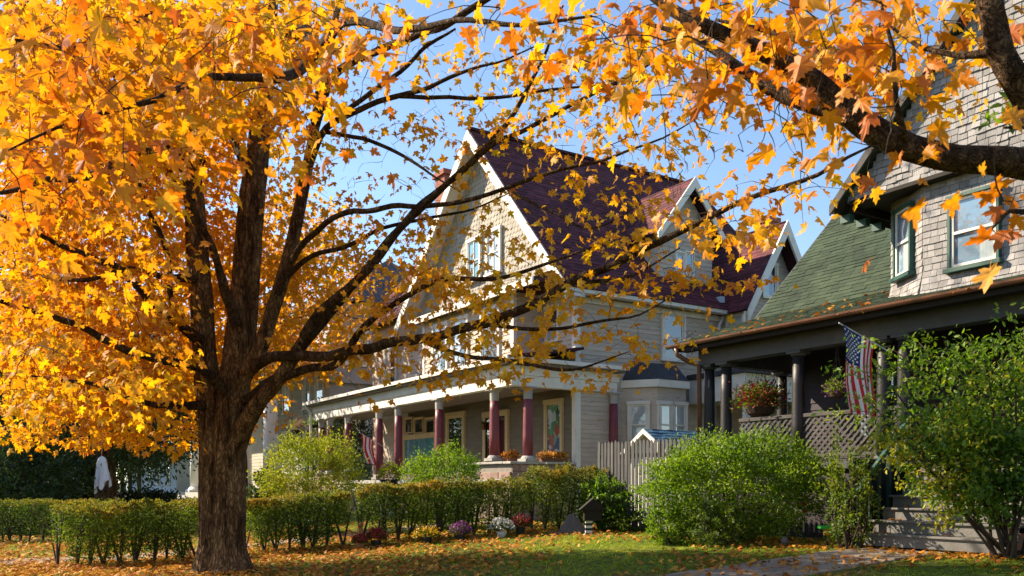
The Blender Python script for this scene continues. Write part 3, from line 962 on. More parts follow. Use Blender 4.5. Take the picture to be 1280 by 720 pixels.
    b, _ = side(766, 500, AR + .1)
    column(h, AR + .14, b, .6, 4.2, .14, "plum", "stone_grey", "stone_grey")
    # parapet of stone blocks
    def blocks(u0, u1, z0, z1, place, r):
        zz = z0
        row = 0
        while zz < z1 - .05:
            hh = min(.27, z1 - zz)
            u = u0 - (row % 2) * .22
            while u < u1:
                w = r.uniform(.4, .62)
                s0, s1 = max(u, u0) + .006, min(u + w, u1) - .006
                u += w
                if s1 - s0 > .05:
                    place(s0, s1, zz + .006, zz + hh - .006, r.uniform(0, .025))
            zz += hh
            row += 1
    r = random.Random(5)
    for q in ((AR - .13, AR + .10, BP - .1, BF - .05, .3, 2.06), (-23.2, AR - .14, BP - .1, BP + .13, .3, 2.05), (-29.4, -23.21, BP - .1, BP + .13, .3, 1.85), (PL, -32.4, BP - .1, BP + .13, .3, 1.85)):
        core = h.mb(); core.box(*q); pw = core.build("parapet", "mortar", R)
    def pl_side(s0, s1, za, zb, j):
        m = h.mb(); m.box(AR + .101, AR + .135 + j, s0, s1, za, zb); m.build("stone_block", "brownstone", pw, bevel=.01)
    def pl_front(s0, s1, za, zb, j):
        m = h.mb(); m.box(s0, s1, BP - .135 - j, BP - .101, za, zb); m.build("stone_block", "brownstone", pw, bevel=.01)
    blocks(BP - .1, BF - .1, .5, 2.05, pl_side, r)
    blocks(-29.4, AR + .1, .5, 1.84, pl_front, r)
    blocks(PL, -32.4, .8, 1.84, pl_front, r)
    m = h.mb(); m.box(AR - .2, AR + .2, BP - .2, BF - .1, 2.055, 2.12); m.build("coping", "stone_grey", R, bevel=.01)
    m = h.mb(); m.box(-23.2, AR - .21, BP - .2, BP + .2, 2.06, 2.125); m.build("coping", "stone_grey", R, bevel=.01)
    # stone steps
    for i in range(6):
        m = h.mb(); m.box(-32.3, -29.5, BP - .2 - .3 * (6 - i), BP - .2 - .3 * (5 - i) - .002, .2, .52 + .187 * i)
        m.build("step", "stone_grey", R, bevel=.015)
    # porch wall openings
    winpx(h, BF - .002, 507, 545, 547, 592, frame="tan_trim", sash="tan_trim", back="teal_blind", meet=False, cw=.12, out=.04)
    for x0, x1 in ((508, 517), (520, 531), (534, 545)):
        winpx(h, BF - .002, x0, x1, 523, 542, frame="tan_trim", sash="tan_trim", meet=False, cw=.04, sill=False, out=.04)
    winpx(h, BF - .002, 562, 580, 521, 590, frame="tan_trim", sash="tan_trim", meet=False, cw=.14, out=.04)
    winpx(h, BF - .002, 609, 634, 521, 598, frame="tan_trim", sash="dark_room", back="red_curtain", meet=False, cw=.16, name="door", out=.04, sill=False)
    winpx(h, BF - .002, 685, 703, 504, 570, frame="tan_trim", sash="tan_trim", back="window_print", meet=False, cw=.1, out=.04)
    a, z = front(604, 533, BF - .15)
    m = h.mb(); m.box(a - .03, a + .03, BF - .1, BF - .03, z - .1, z + .14); m.lathe(a, BF - .16, [(.03, z - .13), (.075, z - .08), (.085, z + .08), (.03, z + .16)], 10)
    m.build("wall_lantern", "bronze", R)
    # downspout at the left end
    m = h.mb(); m.tube([(PL - .25, BP - .4, 4.85), (PL - .12, BP - .2, 4.5), (PL - .12, BP - .2, .6)], [.06, .06, .06], 8); m.build("downspout", "white", R)
    # ---- side bay with the tar roof
    AB_, q0, q1 = -19.35, 16.75, 19.2
    poly = [(AR, q0), (AB_, q0 + .65), (AB_, q1 - .65), (AR, q1)]
    m = h.mb(); m.prism([(x, y, .3) for x, y in poly], (0, 0, 4.05)); m.build("bay_wall", "cream", R)
    m = h.mb(); m.prism([(x + (.12 if x > AR else .03), y + (.05 if y > 18 else -.05), 4.36) for x, y in poly], (0, 0, .22)); m.build("bay_cornice", "white", R)
    pl2 = [(x + (.14 if x > AR else 0.04), y) for x, y in poly]
    m = h.mb(); m.add([(x, y, 4.585) for x, y in pl2] + [(AR + .04, q0 + .3, 5.2), (AR + .2, q0 + .6, 5.15), (AR + .2, q1 - .6, 5.15), (AR + .04, q1 - .3, 5.2)],
                      [(0, 1, 5, 4), (1, 2, 6, 5), (2, 3, 7, 6), (4, 5, 6, 7), (3, 2, 1, 0)])
    m.build("bay_roof", "tar_roof", R)
    window(h, SIDE(AB_), (q0 + q1) / 2 - .28, 3.25, .42, 1.2, curtain="curtain", cw=.09)
    window(h, SIDE(AB_), (q0 + q1) / 2 + .28, 3.25, .42, 1.2, curtain="curtain", cw=.09)
    d = math.hypot(.85, .65)
    window(h, (AR, q0, .85 / d, .65 / d, .65 / d, -.85 / d), d / 2, 3.25, .5, 1.2, curtain="curtain", cw=.09)
    # ---- rear porch
    m = h.mb(); m.box(-20.1, -17.8, 19.4, 27, 4.0, 4.75); m.build("rear_beam", "white", R)
    m = h.mb(); m.box(-20.1, -17.65, 19.3, 27.2, 4.76, 4.9); m.build("rear_porch_roof", "tar_roof", R)
    for b in (19.6, 22.0, 24.4, 26.8):
        m = h.mb(); m.box(-18.0, -17.84, b - .08, b + .08, .4, 3.99); m.build("post", "white", R)
    m = h.mb(); m.box(AR - .02, AR + .03, 21, 27, .4, 4.0); m.build("rear_recess_shade", "dark_room", R)  # near-black sheet, paints the shade in the recess under the rear porch
    return h
build_cream_house()

# ------------------------------------------------------------------ green roofed house
def build_green_house():
    h = House("green_roofed_house", -8.0, 16.0, .5, "grey shingled house with mossy green roof, dark porch columns and brown gutter")
    R = h.root
    AL, ARR = -13.9, -1.0
    # shallow porch slope, then the steep main slope
    s1, s2, bk, bt = .32, 1.0, 15.5, 19.9
    zk = 4.5 + (bk - 13.0) * s1
    zr = zk + (bt - bk) * s2
    shingles(h, (AL, 13.0, 4.50), (1, 0, 0), (0, 1, s1), (0, -s1, 1), ARR - AL, (bk - 13.0) * math.hypot(1, s1), "green_shingle", "green_base", course=.14, tab=.28, slab=.10, name="porch_roof")
    shingles(h, (AL, bk, zk), (1, 0, 0), (0, 1, s2), (0, -s2, 1), ARR - AL, (bt - bk) * math.hypot(1, s2), "green_shingle", "green_base", course=.14, tab=.28, slab=.10)
    shingles(h, (AL, 2 * bt - bk, zk), (1, 0, 0), (0, -1, s2), (0, s2, 1), ARR - AL, (bt - bk) * math.hypot(1, s2), "green_shingle", "green_base", course=.5, tab=.6, slab=.10)
    m = h.mb()               # rake edge board at the left end
    m.prism([(AL - .04, 12.98, 4.36), (AL - .04, bk, zk - .14), (AL - .04, bt, zr - .2), (AL - .04, bt, zr), (AL - .04, bk, zk), (AL - .04, 12.98, 4.5)], (.035, 0, 0))
    m.build("bargeboard", "slate_paint", R)
    # gutter (open trough) and downspout
    m = h.mb()
    n = 7
    prof = [(12.96 - .065 - .065 * math.cos(math.pi * i / n), 4.46 - .075 * math.sin(math.pi * i / n)) for i in range(n + 1)]
    prof2 = [(12.96 - .065 - .055 * math.cos(math.pi * i / n), 4.462 - .062 * math.sin(math.pi * i / n)) for i in range(n, -1, -1)]
    poly = prof + prof2
    m.prism([(AL - .12, y, z) for y, z in poly], (ARR - AL, 0, 0))
    m.build("gutter", "copper_gutter", R)
    m = h.mb(); m.tube([(-13.75, 12.9, 4.38), (-13.73, 12.92, 4.24), (-13.6, 13.1, 4.1), (-13.47, 13.3, 4.0), (-13.47, 13.32, .6)], [.05] * 5, 8); m.build("downspout", "copper_gutter", R, smooth=True)
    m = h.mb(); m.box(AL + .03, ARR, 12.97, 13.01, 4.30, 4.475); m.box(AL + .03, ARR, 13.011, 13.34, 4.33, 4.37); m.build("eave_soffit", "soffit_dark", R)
    # beam, ceiling, floor, skirt
    m = h.mb(); m.box(-13.55, ARR, 13.35, 13.65, 4.02, 4.40); m.build("beam", "slate_paint", R, bevel=.01)
    m = h.mb(); m.box(-13.45, -13.2, 13.655, 16.2, 4.02, 4.40); m.build("beam", "slate_paint", R, bevel=.01)
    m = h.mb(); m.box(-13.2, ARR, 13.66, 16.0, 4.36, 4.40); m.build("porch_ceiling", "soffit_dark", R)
    m = h.mb(); m.box(-13.5, ARR, 13.3, 16.0, 1.78, 1.9); m.build("porch_floor", "slate_paint", R)
    for q0, q1 in ((-13.4, -8.75), (-5.85, ARR)):
        m = h.mb(); m.box(q0, q1, 13.38, 13.42, .3, 1.775); m.build("skirt", "dark_siding", R)
    m = h.mb(); m.box(-8.75, -8.68, 11.9, 13.37, .3, 1.9); m.build("step_wall", "soffit_dark", R)
    # columns
    for px in (887, 908, 998, 1105, 1131):
        a, _ = front(px, 500, 13.5)
        column(h, a, 13.5, 1.9, 4.02, .125, "dark_column", "slate_paint", "slate_paint", cap=.10, plinth=.1)
    column(h, -13.3, 15.7, 1.9, 4.02, .125, "dark_column", "slate_paint", "slate_paint", cap=.10, plinth=.1)
    # body
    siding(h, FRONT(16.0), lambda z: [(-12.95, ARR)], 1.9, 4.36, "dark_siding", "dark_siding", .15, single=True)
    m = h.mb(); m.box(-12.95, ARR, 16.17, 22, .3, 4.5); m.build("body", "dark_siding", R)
    window(h, FRONT(16.0), -11.1, 3.2, .9, 1.5, frame="dark_green_trim", sash="dark_green_trim", curtain="curtain", cfrac=(0, .3))
    window(h, FRONT(16.0), -7.3, 3.0, 1.0, 2.1, frame="dark_green_trim", sash="dark_green_trim", name="door", meet=False)
    # lattice railing
    a0, _ = front(925, 530, 13.5)
    a1 = -8.85
    rail = h.mb()
    rail.box(a0, a1, 13.46, 13.54, 2.76, 2.83); rail.box(a0, a1, 13.46, 13.54, 2.0, 2.06)
    rl = rail.build("railing", "lattice_wood", R, bevel=.006)
    z0, z1 = 2.065, 2.755
    for dirn, dy in ((1, 13.488), (-1, 13.506)):
        u = a0 - (z1 - z0)
        while u < a1:
            ua, ub = u, u + (z1 - z0)
            za, zb = z0, z1
            if ua < a0: za += a0 - ua; ua = a0
            if ub > a1: zb -= ub - a1; ub = a1
            if ub - ua > .05:
                if dirn < 0:
                    pa, pb = (a0 + a1 - ua, dy, za), (a0 + a1 - ub, dy, zb)
                else:
                    pa, pb = (ua, dy, za), (ub, dy, zb)
                m = h.mb(); m.beam(pa, pb, .012, .04, up=(0, .02, 1)); m.build("lattice_slat", "lattice_wood", rl)
            u += .135
    # steps
    for i in range(7):
        m = h.mb()
        bq = 11.75 + .25 * i
        zt = .56 + .191 * (i + 1)
        m.box(-8.4, -6.2, bq, bq + .03, zt - .19, zt - .032)
        m.box(-8.45, -6.15, bq - .035, bq + .25, zt - .031, zt)
        m.build("step", "step_paint", R, bevel=.006)
    m = h.mb(); m.box(-8.35, -6.25, 11.9, 13.3, .3, .56); m.build("step_base", "soffit_dark", R)
    m = h.mb()
    m.beam((-8.5, 11.72, 1.35), (-8.5, 13.3, 2.75), .06, .06)
    m.build("handrail", "green_trim", R)
    for b in (11.8, 12.55, 13.28):
        m = h.mb(); z = 1.35 + (b - 11.72) * .886; m.box(-8.53, -8.47, b - .03, b + .03, .5, z - .03); m.build("baluster", "dark_green_trim", R)
    for b in (12.05, 12.3, 12.8, 13.05):
        m = h.mb(); z = 1.35 + (b - 11.72) * .886; m.box(-8.52, -8.48, b - .02, b + .02, .5, z - .03); m.build("baluster", "dark_green_trim", R)
    # ---- big front gable over a canted bay
    BG = 13.4
    c30, s30 = math.cos(math.radians(30)), .5
    LF = (-8.45 - 1.08 * c30, BG + 1.08 * s30, c30, -s30, -s30, -c30)     # canted facet, u from its left end
    RF = (-4.55, BG, c30, s30, s30, -c30)
    zb, zt = 4.55, 6.45
    # body of the bay
    m = h.mb()
    pl = [(LF[0], LF[1]), (-8.45, BG), (-4.55, BG), (-4.55 + 1.08 * c30, BG + 1.08 * s30), (-3.6, 16.5), (-9.4, 16.5)]
    m.prism([(x, y, zb) for x, y in pl], (0, 0, zt - zb))
    bay = m.build("bay_wall", "shingle_gap", R)
    r = random.Random(9)
    win1 = winpx(h, BG, 1192, 1249, 243, 331, frame="green_trim", sash="white", curtain="curtain", cfrac=(.62, 1.0, .52), cw=.05, back="sky_tint_back", out=.045)
    w1 = [front(x, 290, BG)[0] for x in (1192, 1249)]
    window(h, FRONT(BG), w1[1] + 1.55, 5.66, .72, 1.12, frame="green_trim", sash="white", curtain="curtain", cfrac=(0, .4), cw=.07, out=.045)
    window(h, LF, .54, 5.62, .50, 1.12, frame="green_trim", sash="white", curtain="curtain", cfrac=(.45, 1.0, .55), cw=.045, back="sky_tint_back", out=.045)
    def wall_shingles(F, u0, u1, hole):
        z, row = zb, 0
        while z < zt - .02:
            e = .108
            u = u0 - r.uniform(0, .1)
            flare = max(0, .10 - (z - zb) * .25) if z < zb + .4 else 0
            while u < u1:
                w = r.uniform(.10, .19)
                s0, s1 = max(u, u0) + .003, min(u + w, u1) - .003
                u += w
                if s1 - s0 < .03: continue
                if hole and s1 > hole[0] and s0 < hole[1] and z + e > hole[2] and z < hole[3]: continue
                m = h.mb()
                t = r.uniform(.016, .026)
                q = lambda uu, d, zz: (F[0] + uu * F[2] + d * F[4], F[1] + uu * F[3] + d * F[5], zz)
                lo = z + r.uniform(-.006, .006)
                hi = min(z + e + .01, zt)
                f1 = max(0, flare - .027)
                m.hexa([q(s0, t + flare, lo), q(s1, t + flare, lo), q(s1, flare + .001, lo), q(s0, flare + .001, lo), q(s0, .007 + f1, hi), q(s1, .007 + f1, hi), q(s1, .001, hi), q(s0, .001, hi)])
                m.build("shingle", "grey_shingle", bay)
            z += e
            row += 1
    wall_shingles(FRONT(BG), -8.45, -6.35, None)
    wall_shingles(LF, 0, 1.08, None)
    shingles(h, (-6.35, BG, zb), (1, 0, 0), (0, 0, 1), (0, -1, 0), 1.8, zt - zb, "grey_shingle_far", None, course=.108, tab=.15, thick=.02, bdy=False, parent=bay)
    shingles(h, (-4.55, BG, zb), (c30, s30, 0), (0, 0, 1), (s30, -c30, 0), 1.08, zt - zb, "grey_shingle_far", None, course=.108, tab=.15, thick=.02, bdy=False, parent=bay)
    # gable wall above
    gl, gr, gm, gz, gtop = -9.75, -3.25, -6.5, 6.45, 9.85
    BU = 13.22
    kk = (gtop - 6.5) / (gm - gl)
    topf = lambda a: gtop - kk * abs(a - gm)
    m = h.mb(); m.prism([(gl + .02, BU, gz), (gr - .02, BU, gz), (gm, BU, gtop - .05)], (0, 3.0, 0)); gw = m.build("gable_wall", "shingle_gap", R)
    shingles(h, (gl, BU, gz), (1, 0, 0), (0, 0, 1), (0, -1, 0), gr - gl, 3.4, "grey_shingle_far", None, course=.108, tab=.15, thick=.022, bdy=False, parent=gw, clip=lambda p: p.z + .03 < topf(p.x) - .02 , jit=.4)
    m = h.mb(); m.box(gl + .05, gr - .05, BU - .05, BU + .4, gz - .07, gz - .005); m.build("gable_drip_board", "soffit_dark", R)
    gable_roof_b(h, gl - .2, gr + .2, gm, topf(gl) - .2 * kk + .12, gtop + .12, 13.02, 17.6, "green_shingle", "green_base", course=.15, tab=.3, slab=.07)
    for s, ae in ((-1, gl - .21), (1, gr + .21)):
        m = h.mb()
        ze = gtop + .12 - kk * abs(ae - gm)
        m.prism([(gm, 12.98, gtop + .12), (ae, 12.98, ze), (ae - s * .0, 12.98, ze - .17), (gm, 12.98, gtop - .07)], (0, .04, 0))
        m.build("bargeboard", "lattice_wood", R)
        m = h.mb()
        m.hexa([(ae, 13.04, ze - .13), (ae - s * .22, 13.04, ze + .22 * kk - .13), (ae - s * .22, 16, ze + .22 * kk - .13), (ae, 16, ze - .13), (ae, 13.04, ze - .1), (ae - s * .22, 13.04, ze + .22 * kk - .1), (ae - s * .22, 16, ze + .22 * kk - .1), (ae, 16, ze - .1)])
        m.build("soffit", "soffit_dark", R)
    for b in (13.3, 13.75, 14.2):
        m = h.mb(); m.box(gl - .22, gl - .02, b, b + .12, 6.14, 6.28); m.build("eave_bracket", "green_trim", R)
    m = h.mb(); m.box(gl - .0, gl + .05, BU + .05, 16, 6.3, 6.5); m.build("gable_cheek", "soffit_dark", R)
    return h
build_green_house()

# ------------------------------------------------------------------ houses on the left, farther along the street
def build_column_house():
    h = House("columned_house", -49, 15.5, .45, "pale grey house with tall white columns, standing behind the big maple trunk")
    R = h.root
    siding(h, FRONT(15.5), lambda z: [(-60, -41)], .4, 8.4, "house_grey_lit", "house_grey_lit", .2, single=False)
    siding(h, SIDE(-41.0), lambda z: [(15.5, 24)], .4, 10.4, "house_grey", "house_grey", .2, single=False)
    m = h.mb(); m.box(-60, -41.17, 15.67, 24, .2, 10.4); m.build("body", "house_grey", R)
    m = h.mb(); m.box(-60.6, -40.5, 12.2, 15.4, 7.2, 8.3); m.build("entablature", "white_column", R)
    m = h.mb(); m.prism([(-60.8, 15.0, 10.4), (-40.2, 15.0, 10.4), (-43, 19.5, 13.2), (-58, 19.5, 13.2)], (0, 0, .2))
    m.add([(-60.8, 15, 10.5), (-40.2, 15, 10.5), (-43, 19.5, 13.5), (-58, 19.5, 13.5), (-60.8, 24.5, 10.5), (-40.2, 24.5, 10.5)], [(0, 1, 2, 3), (1, 5, 2), (5, 4, 3, 2), (4, 0, 3)])
    m.build("roof", "slate_roof", R)
    for a in (-42.4, -47.0, -52.0, -58.2):
        column(h, a, 13.0, 1.0, 7.2, .36, "white_column", "white_column", "white_column", cap=.3, plinth=.3, sides=20)
    m = h.mb(); m.box(-60.4, -40.6, 12.3, 15.4, .3, .98); m.build("porch_floor", "stone_grey", R)
    for a in (-42.3, -44.2, -47.5, -51):
        window(h, FRONT(15.5), a, 3.2, 1.0, 2.2, curtain="curtain", cfrac=(0, .3), cw=.12)
        window(h, FRONT(15.5), a, 6.3, 1.0, 1.7, curtain="curtain", cfrac=(0, .3), cw=.12)
    for b in (16.9, 18.6, 20.4):
        window(h, SIDE(-41.0), b, 8.3, .95, 1.7, cw=.14)
        window(h, SIDE(-41.0), b, 5.0, .95, 1.7, cw=.14)
    m = h.mb(); m.box(-41.0, -40.75, 15.4, 24, 6.5, 6.9); m.build("belt_cornice", "house_grey", R)
    m = h.mb(); m.box(-41.0, -40.4, 15.2, 24, 10.1, 10.39); m.build("cornice", "house_grey", R)
build_column_house()

def build_blue_house():
    a0 = -70
    h = House("blue_white_house", a0, 12.5, .45, "small pale blue clapboard house with dark porch posts, far left in shade")
    R = h.root
    siding(h, FRONT(12.5), lambda z: [(-82, -61.5)], .4, 6.4, "blue_house", "blue_house", .2, single=False)
    m = h.mb(); m.box(-82, -61.5, 12.67, 20, .2, 6.4); m.build("body", "blue_house", R)
    gable_roof_a(h, 11.9, 20.6, 16.3, 6.3, 10, -82.4, -61, "slate_roof", "tar_roof", course=.4, tab=.6, slab=.1)
    m = h.mb(); m.box(-82.3, -61.2, 9.9, 12.5, 3.6, 3.9); m.build("porch_roof", "tar_roof", R)
    for a in (-62, -65.5, -69, -73, -77, -81):
        m = h.mb(); m.box(a - .12, a + .12, 10.1, 10.34, .5, 3.59); m.build("post", "dark_column", R)
    m = h.mb(); m.box(-82.2, -61.3, 9.9, 12.5, .2, .9); m.build("porch_floor", "slate_paint", R)
    for a in (-64, -67.5, -71, -75, -79):
        window(h, FRONT(12.5), a, 2.3, 1.0, 1.6, curtain="teal_blind", cw=.14)
        window(h, FRONT(12.5), a, 5.0, 1.0, 1.4, cw=.14)
build_blue_house()

# ------------------------------------------------------------------ garden shed, fence
def build_shed():
    ac, _ = front(812, 540, 13.6)
    h = House("garden_shed", ac, 14.3, .5, "small white gabled shed with blue roof behind the picket fence", "shed")
    R = h.root
    w = .72
    zt = 2.72
    zE = 2.28
    m = h.mb(); m.prism([(ac - w, 13.6, .5), (ac + w, 13.6, .5), (ac + w, 13.6, zE), (ac, 13.6, zt - .03), (ac - w, 13.6, zE)], (0, 2.0, 0)); m.build("wall", "white", R)
    gable_roof_b(h, ac - w - .15, ac + w + .15, ac, zE - .09, zt + .05, 13.42, 15.7, "blue_roof", "white", course=.13, tab=.25, slab=.05)
    for s in (-1, 1):
        m = h.mb(); m.prism([(ac, 13.39, zt + .06), (ac + s * (w + .16), 13.39, zE - .09), (ac + s * (w + .16), 13.39, zE - .19), (ac, 13.39, zt - .05)], (0, .035, 0)); m.build("bargeboard", "white", R)
    m = h.mb()
    for i in range(5): m.box(ac - .12, ac + .12, 13.57, 13.598, 2.25 + i * .05, 2.28 + i * .05)
    m.build("vent", "aluminium", R)
build_shed()

def build_fence():
    a0, _ = front(747, 600, 12.0)
    a1, _ = front(905, 600, 12.0)
    h = House("picket_fence", (a0 + a1) / 2, 12.0, .45, "weathered grey wooden picket fence between the cream house and the round bush", "fence")
    R = h.root
    r = random.Random(2)
    n = int((a1 - a0) / .115)
    for i in range(n):
        a = a0 + .115 * i
        zt = 2.44 + r.uniform(-.02, .02) - .012 * i * .1
        t = r.uniform(-.008, .008)
        m = h.mb()
        y0 = 12.0 + r.uniform(-.004, .004)
        m.prism([(a, y0, .42), (a + .080, y0, .42), (a + .080 + t, y0, zt - .06), (a + .040 + t, y0, zt), (a + t, y0, zt - .06)], (0, .02, 0))
        m.build("picket", "fence_wood", R)
    for z in (.85, 2.05):
        m = h.mb(); m.box(a0, a1, 12.03, 12.07, z, z + .09); m.build("rail", "fence_wood", R)
    for a in (a0 + .05, (a0 + a1) / 2, a1 - .1):
        m = h.mb(); m.box(a, a + .1, 12.071, 12.17, .3, 2.35); m.build("post", "fence_wood", R)
build_fence()

# ------------------------------------------------------------------ maples
TAU = [0, .07, .14, .24, .38, .6, .9, 1.4, 2.2, 3.4]

def bark_wob(p, o):
    v = p + o * .4
    q = abs(noise.noise(Vector((v.x * 13, v.y * 13, v.z * 1.1))))
    q2 = abs(noise.noise(Vector((v.x * 27, v.y * 27, v.z * 3.2))))
    return 1.0 + .085 * noise.noise(Vector((v.x * 6, v.y * 6, v.z * .7))) + .10 * (q - .25) + .06 * (q2 - .25)

def limb_wob(p, o):
    v = p + o * .1
    return 1 + .10 * noise.noise(Vector((v.x * 5, v.y * 5, v.z * 5))) + .05 * noise.noise(Vector((v.x * 23, v.y * 23, v.z * 23)))

def px_limb(pts, step=.14):
    """(picture x, y, distance, radius) -> sampled (Vector, r) with a little irregularity"""
    s = catmull([(P(x, y, Y), r) for x, y, Y, r in pts], step)
    out = []
    for i, (p, r) in enumerate(s):
        k = min(1, i / 4) * min(.05, r * .9 + .012)
        out.append((p + Vector((noise.noise(p * 1.7), noise.noise(p * 1.7 + Vector((9, 0, 0))), noise.noise(p * 1.7 + Vector((0, 9, 0))))) * k, r))
    return out

class Maple:
    def __init__(s, name, label, base, group=None):
        s.root = thing(name, base, label, "tree", group=group)
        s.base = np.array(base)
        s.off = tuple(base)
        s.S, s.R = [], []           # skeleton points, radii
        s.pix = []                  # projected skeleton
        s.clusters = []
    def trunk(s, tubes, mat="bark", sides=110):
        m = MB(s.off)
        for t in tubes:
            m.tube([p for p, r in t], [r for p, r in t], sides, wob=bark_wob)
            s.note(t)
        m.build("trunk", mat, s.root, smooth=True)
    def note(s, t):
        for p, r in t:
            s.S.append(tuple(p)); s.R.append(r)
            s.pix.append((640 + p.x / p.y * FPX, HOR - (p.z - EYE) / p.y * FPX, p.y))
    def limb(s, pts, sides=12, name="limb", mat="limb_bark", step=.14):
        t = px_limb(pts, step)
        m = MB(s.off)
        m.tube([p for p, r in t], [r for p, r in t], sides, wob=limb_wob)
        m.build(name, mat, s.root, smooth=True)
        s.note(t)
    def grid(s, rows, size, depth, per, spread, near, jitter=.22, x0=0, seed=0):
        r = random.Random(seed)
        pix = np.array(s.pix)
        for j, row in enumerate(rows):
            row = row.replace(" ", "")
            for i, ch in enumerate(row):
                tau = TAU[int(ch)]
                if tau == 0:
                    continue
                cx, cy = x0 + i * 40, j * 40
                while tau > 0:
                    x, y = cx + r.uniform(0, 40), cy + r.uniform(0, 40)
                    Y = depth(x, y, r, pix)
                    n = per + r.randint(-per // 3, per // 3)
                    ar = .20 * (size * FPX / Y) ** 2
                    if n * ar / 1600 > tau:
                        n2 = tau * 1600 / ar
                        if r.random() > n2 / n:
                            break
                    tau -= n * ar / 1600
                    s.clusters.append((np.array(P(x, y, Y)), n, size, spread, near))
        return s
    def bare(s, k, box, seed):
        r = random.Random(seed)
        pix = np.array(s.pix)
        for _ in range(k):
            x, y = r.uniform(box[0], box[2]), r.uniform(box[1], box[3])
            i = ((pix[:, 0] - x) ** 2 + (pix[:, 1] - y) ** 2).argmin()
            s.clusters.append((np.array(P(x, y, pix[i, 2] + r.gauss(0, .3))), 0, 0, 0, False))
    def grow(s, n_single, seed, mat_mid="maple_leaf", mat_near="maple_leaf_near", twig_sides=4):
        r = random.Random(seed)
        S = np.array(s.S)
        C = np.array([c[0] for c in s.clusters])
        d0 = np.array([np.sqrt(((S - c) ** 2).sum(1)).min() for c in C])
        order = np.argsort(d0)
        cap = len(S) + len(C) * 8 + 10
        A = np.empty((cap, 3)); A[:len(S)] = S
        n = len(S)
        m = MB(s.off)
        near, mid = [], []
        for ci in order:
            c, nl, size, spread, isnear = s.clusters[ci]
            k = ((A[:n] - c) ** 2).sum(1).argmin()
            p0 = Vector(A[k]); p1 = Vector(c)
            L = (p1 - p0).length
            if L > .05:
                seg = max(3, min(7, int(L / .12) + 2))
                sag = Vector((r.gauss(0, .06), r.gauss(0, .06), r.uniform(-.02, .14))) * L
                pts = []
                for q in range(seg + 1):
                    t = q / seg
                    pt = p0.lerp(p1, t) + sag * (4 * t * (1 - t)) + Vector((r.gauss(0, 1), r.gauss(0, 1), r.gauss(0, 1))) * (min(.009, .018 * L) if 0 < q < seg else 0)
                    pts.append(pt)
                r0 = min(.009, .0026 + .0042 * L)
                rr = [r0 + (.0016 - r0) * (q / seg) for q in range(seg + 1)]
                m.tube(pts, rr, twig_sides)
                for pt in pts[1:]:
                    A[n] = pt; n += 1
                d = p1 - p0
            else:
                d = Vector((r.gauss(0, 1), r.gauss(0, 1), 0))
            if nl == 0:
                continue
            d.z *= .4
            d = d.normalized() if d.length > 1e-4 else Vector((1, 0, 0))
            off = nrg.normal(size=(nl, 3)) * np.array([spread, spread, spread * .42])
            off += np.array(d) * nrg.uniform(-.6, .8, (nl, 1)) * spread
            pos = c + off
            ax = off * np.array([1, 1, .4]) / spread * .6 + np.array(d) * .5 + nrg.normal(size=(nl, 3)) * .45
            ax[:, 2] -= nrg.uniform(.15, 1.25, nl)
            nr = nrg.normal(size=(nl, 3)) * .75 + np.array([-.1, -.25, .75])
            sc = size * nrg.uniform(.5, 1.25, nl)
            (near if isnear else mid).append((pos, frames(ax, nr), sc))
        m.build("twigs", "twig_bark", s.root, kind="stuff")
        cat = lambda l: [np.concatenate([q[i] for q in l]) for i in range(3)] if l else None
        nearA, midA = cat(near), cat(mid)
        if nearA:
            pos, rot, sc = nearA
            px = 640 + pos[:, 0] / pos[:, 1] * FPX
            py = HOR - (pos[:, 2] - EYE) / pos[:, 1] * FPX
            inside = (px > 5) & (px < 1275) & (py > 5) & (py < 700)
            key = np.where(inside, sc / pos[:, 1], -1)
            top = np.argsort(-key)[:n_single]
            # a few blade shapes shared by the single leaves
            meshes = []
            for q in range(8):
                V = LEAFV[q]
                me = bpy.data.meshes.new("leaf")
                me.from_pydata([tuple(v) for v in V], [], [tuple(int(i) for i in f) for f in ML[1]])
                me.materials.append(MATS["maple_leaf_single"])
                meshes.append(me)
            for q, i in enumerate(top):
                o = bpy.data.objects.new("leaf", meshes[q % 8])
                COL.objects.link(o)
                o.parent = s.root
                M4 = Matrix.Identity(4)
                for a in range(3):
                    for b in range(3):
                        M4[a][b] = rot[i, a, b] * sc[i]
                    M4[a][3] = pos[i, a] - s.base[a]
                o.matrix_local = M4
            keep = np.ones(len(pos), bool); keep[top] = False
            V, T = scatter_var(pos[keep], rot[keep], sc[keep])
            np_mesh("near_leaves", V, T, mat_near, s.root, "stuff", s.off)
        if midA:
            pos, rot, sc = midA
            V, T = scatter_var(pos, rot, sc)
            np_mesh("leaves", V, T, mat_mid, s.root, "stuff", s.off)
        print(s.root.name, "clusters", len(C), "near", 0 if not nearA else len(nearA[0]), "mid", 0 if not midA else len(midA[0]))

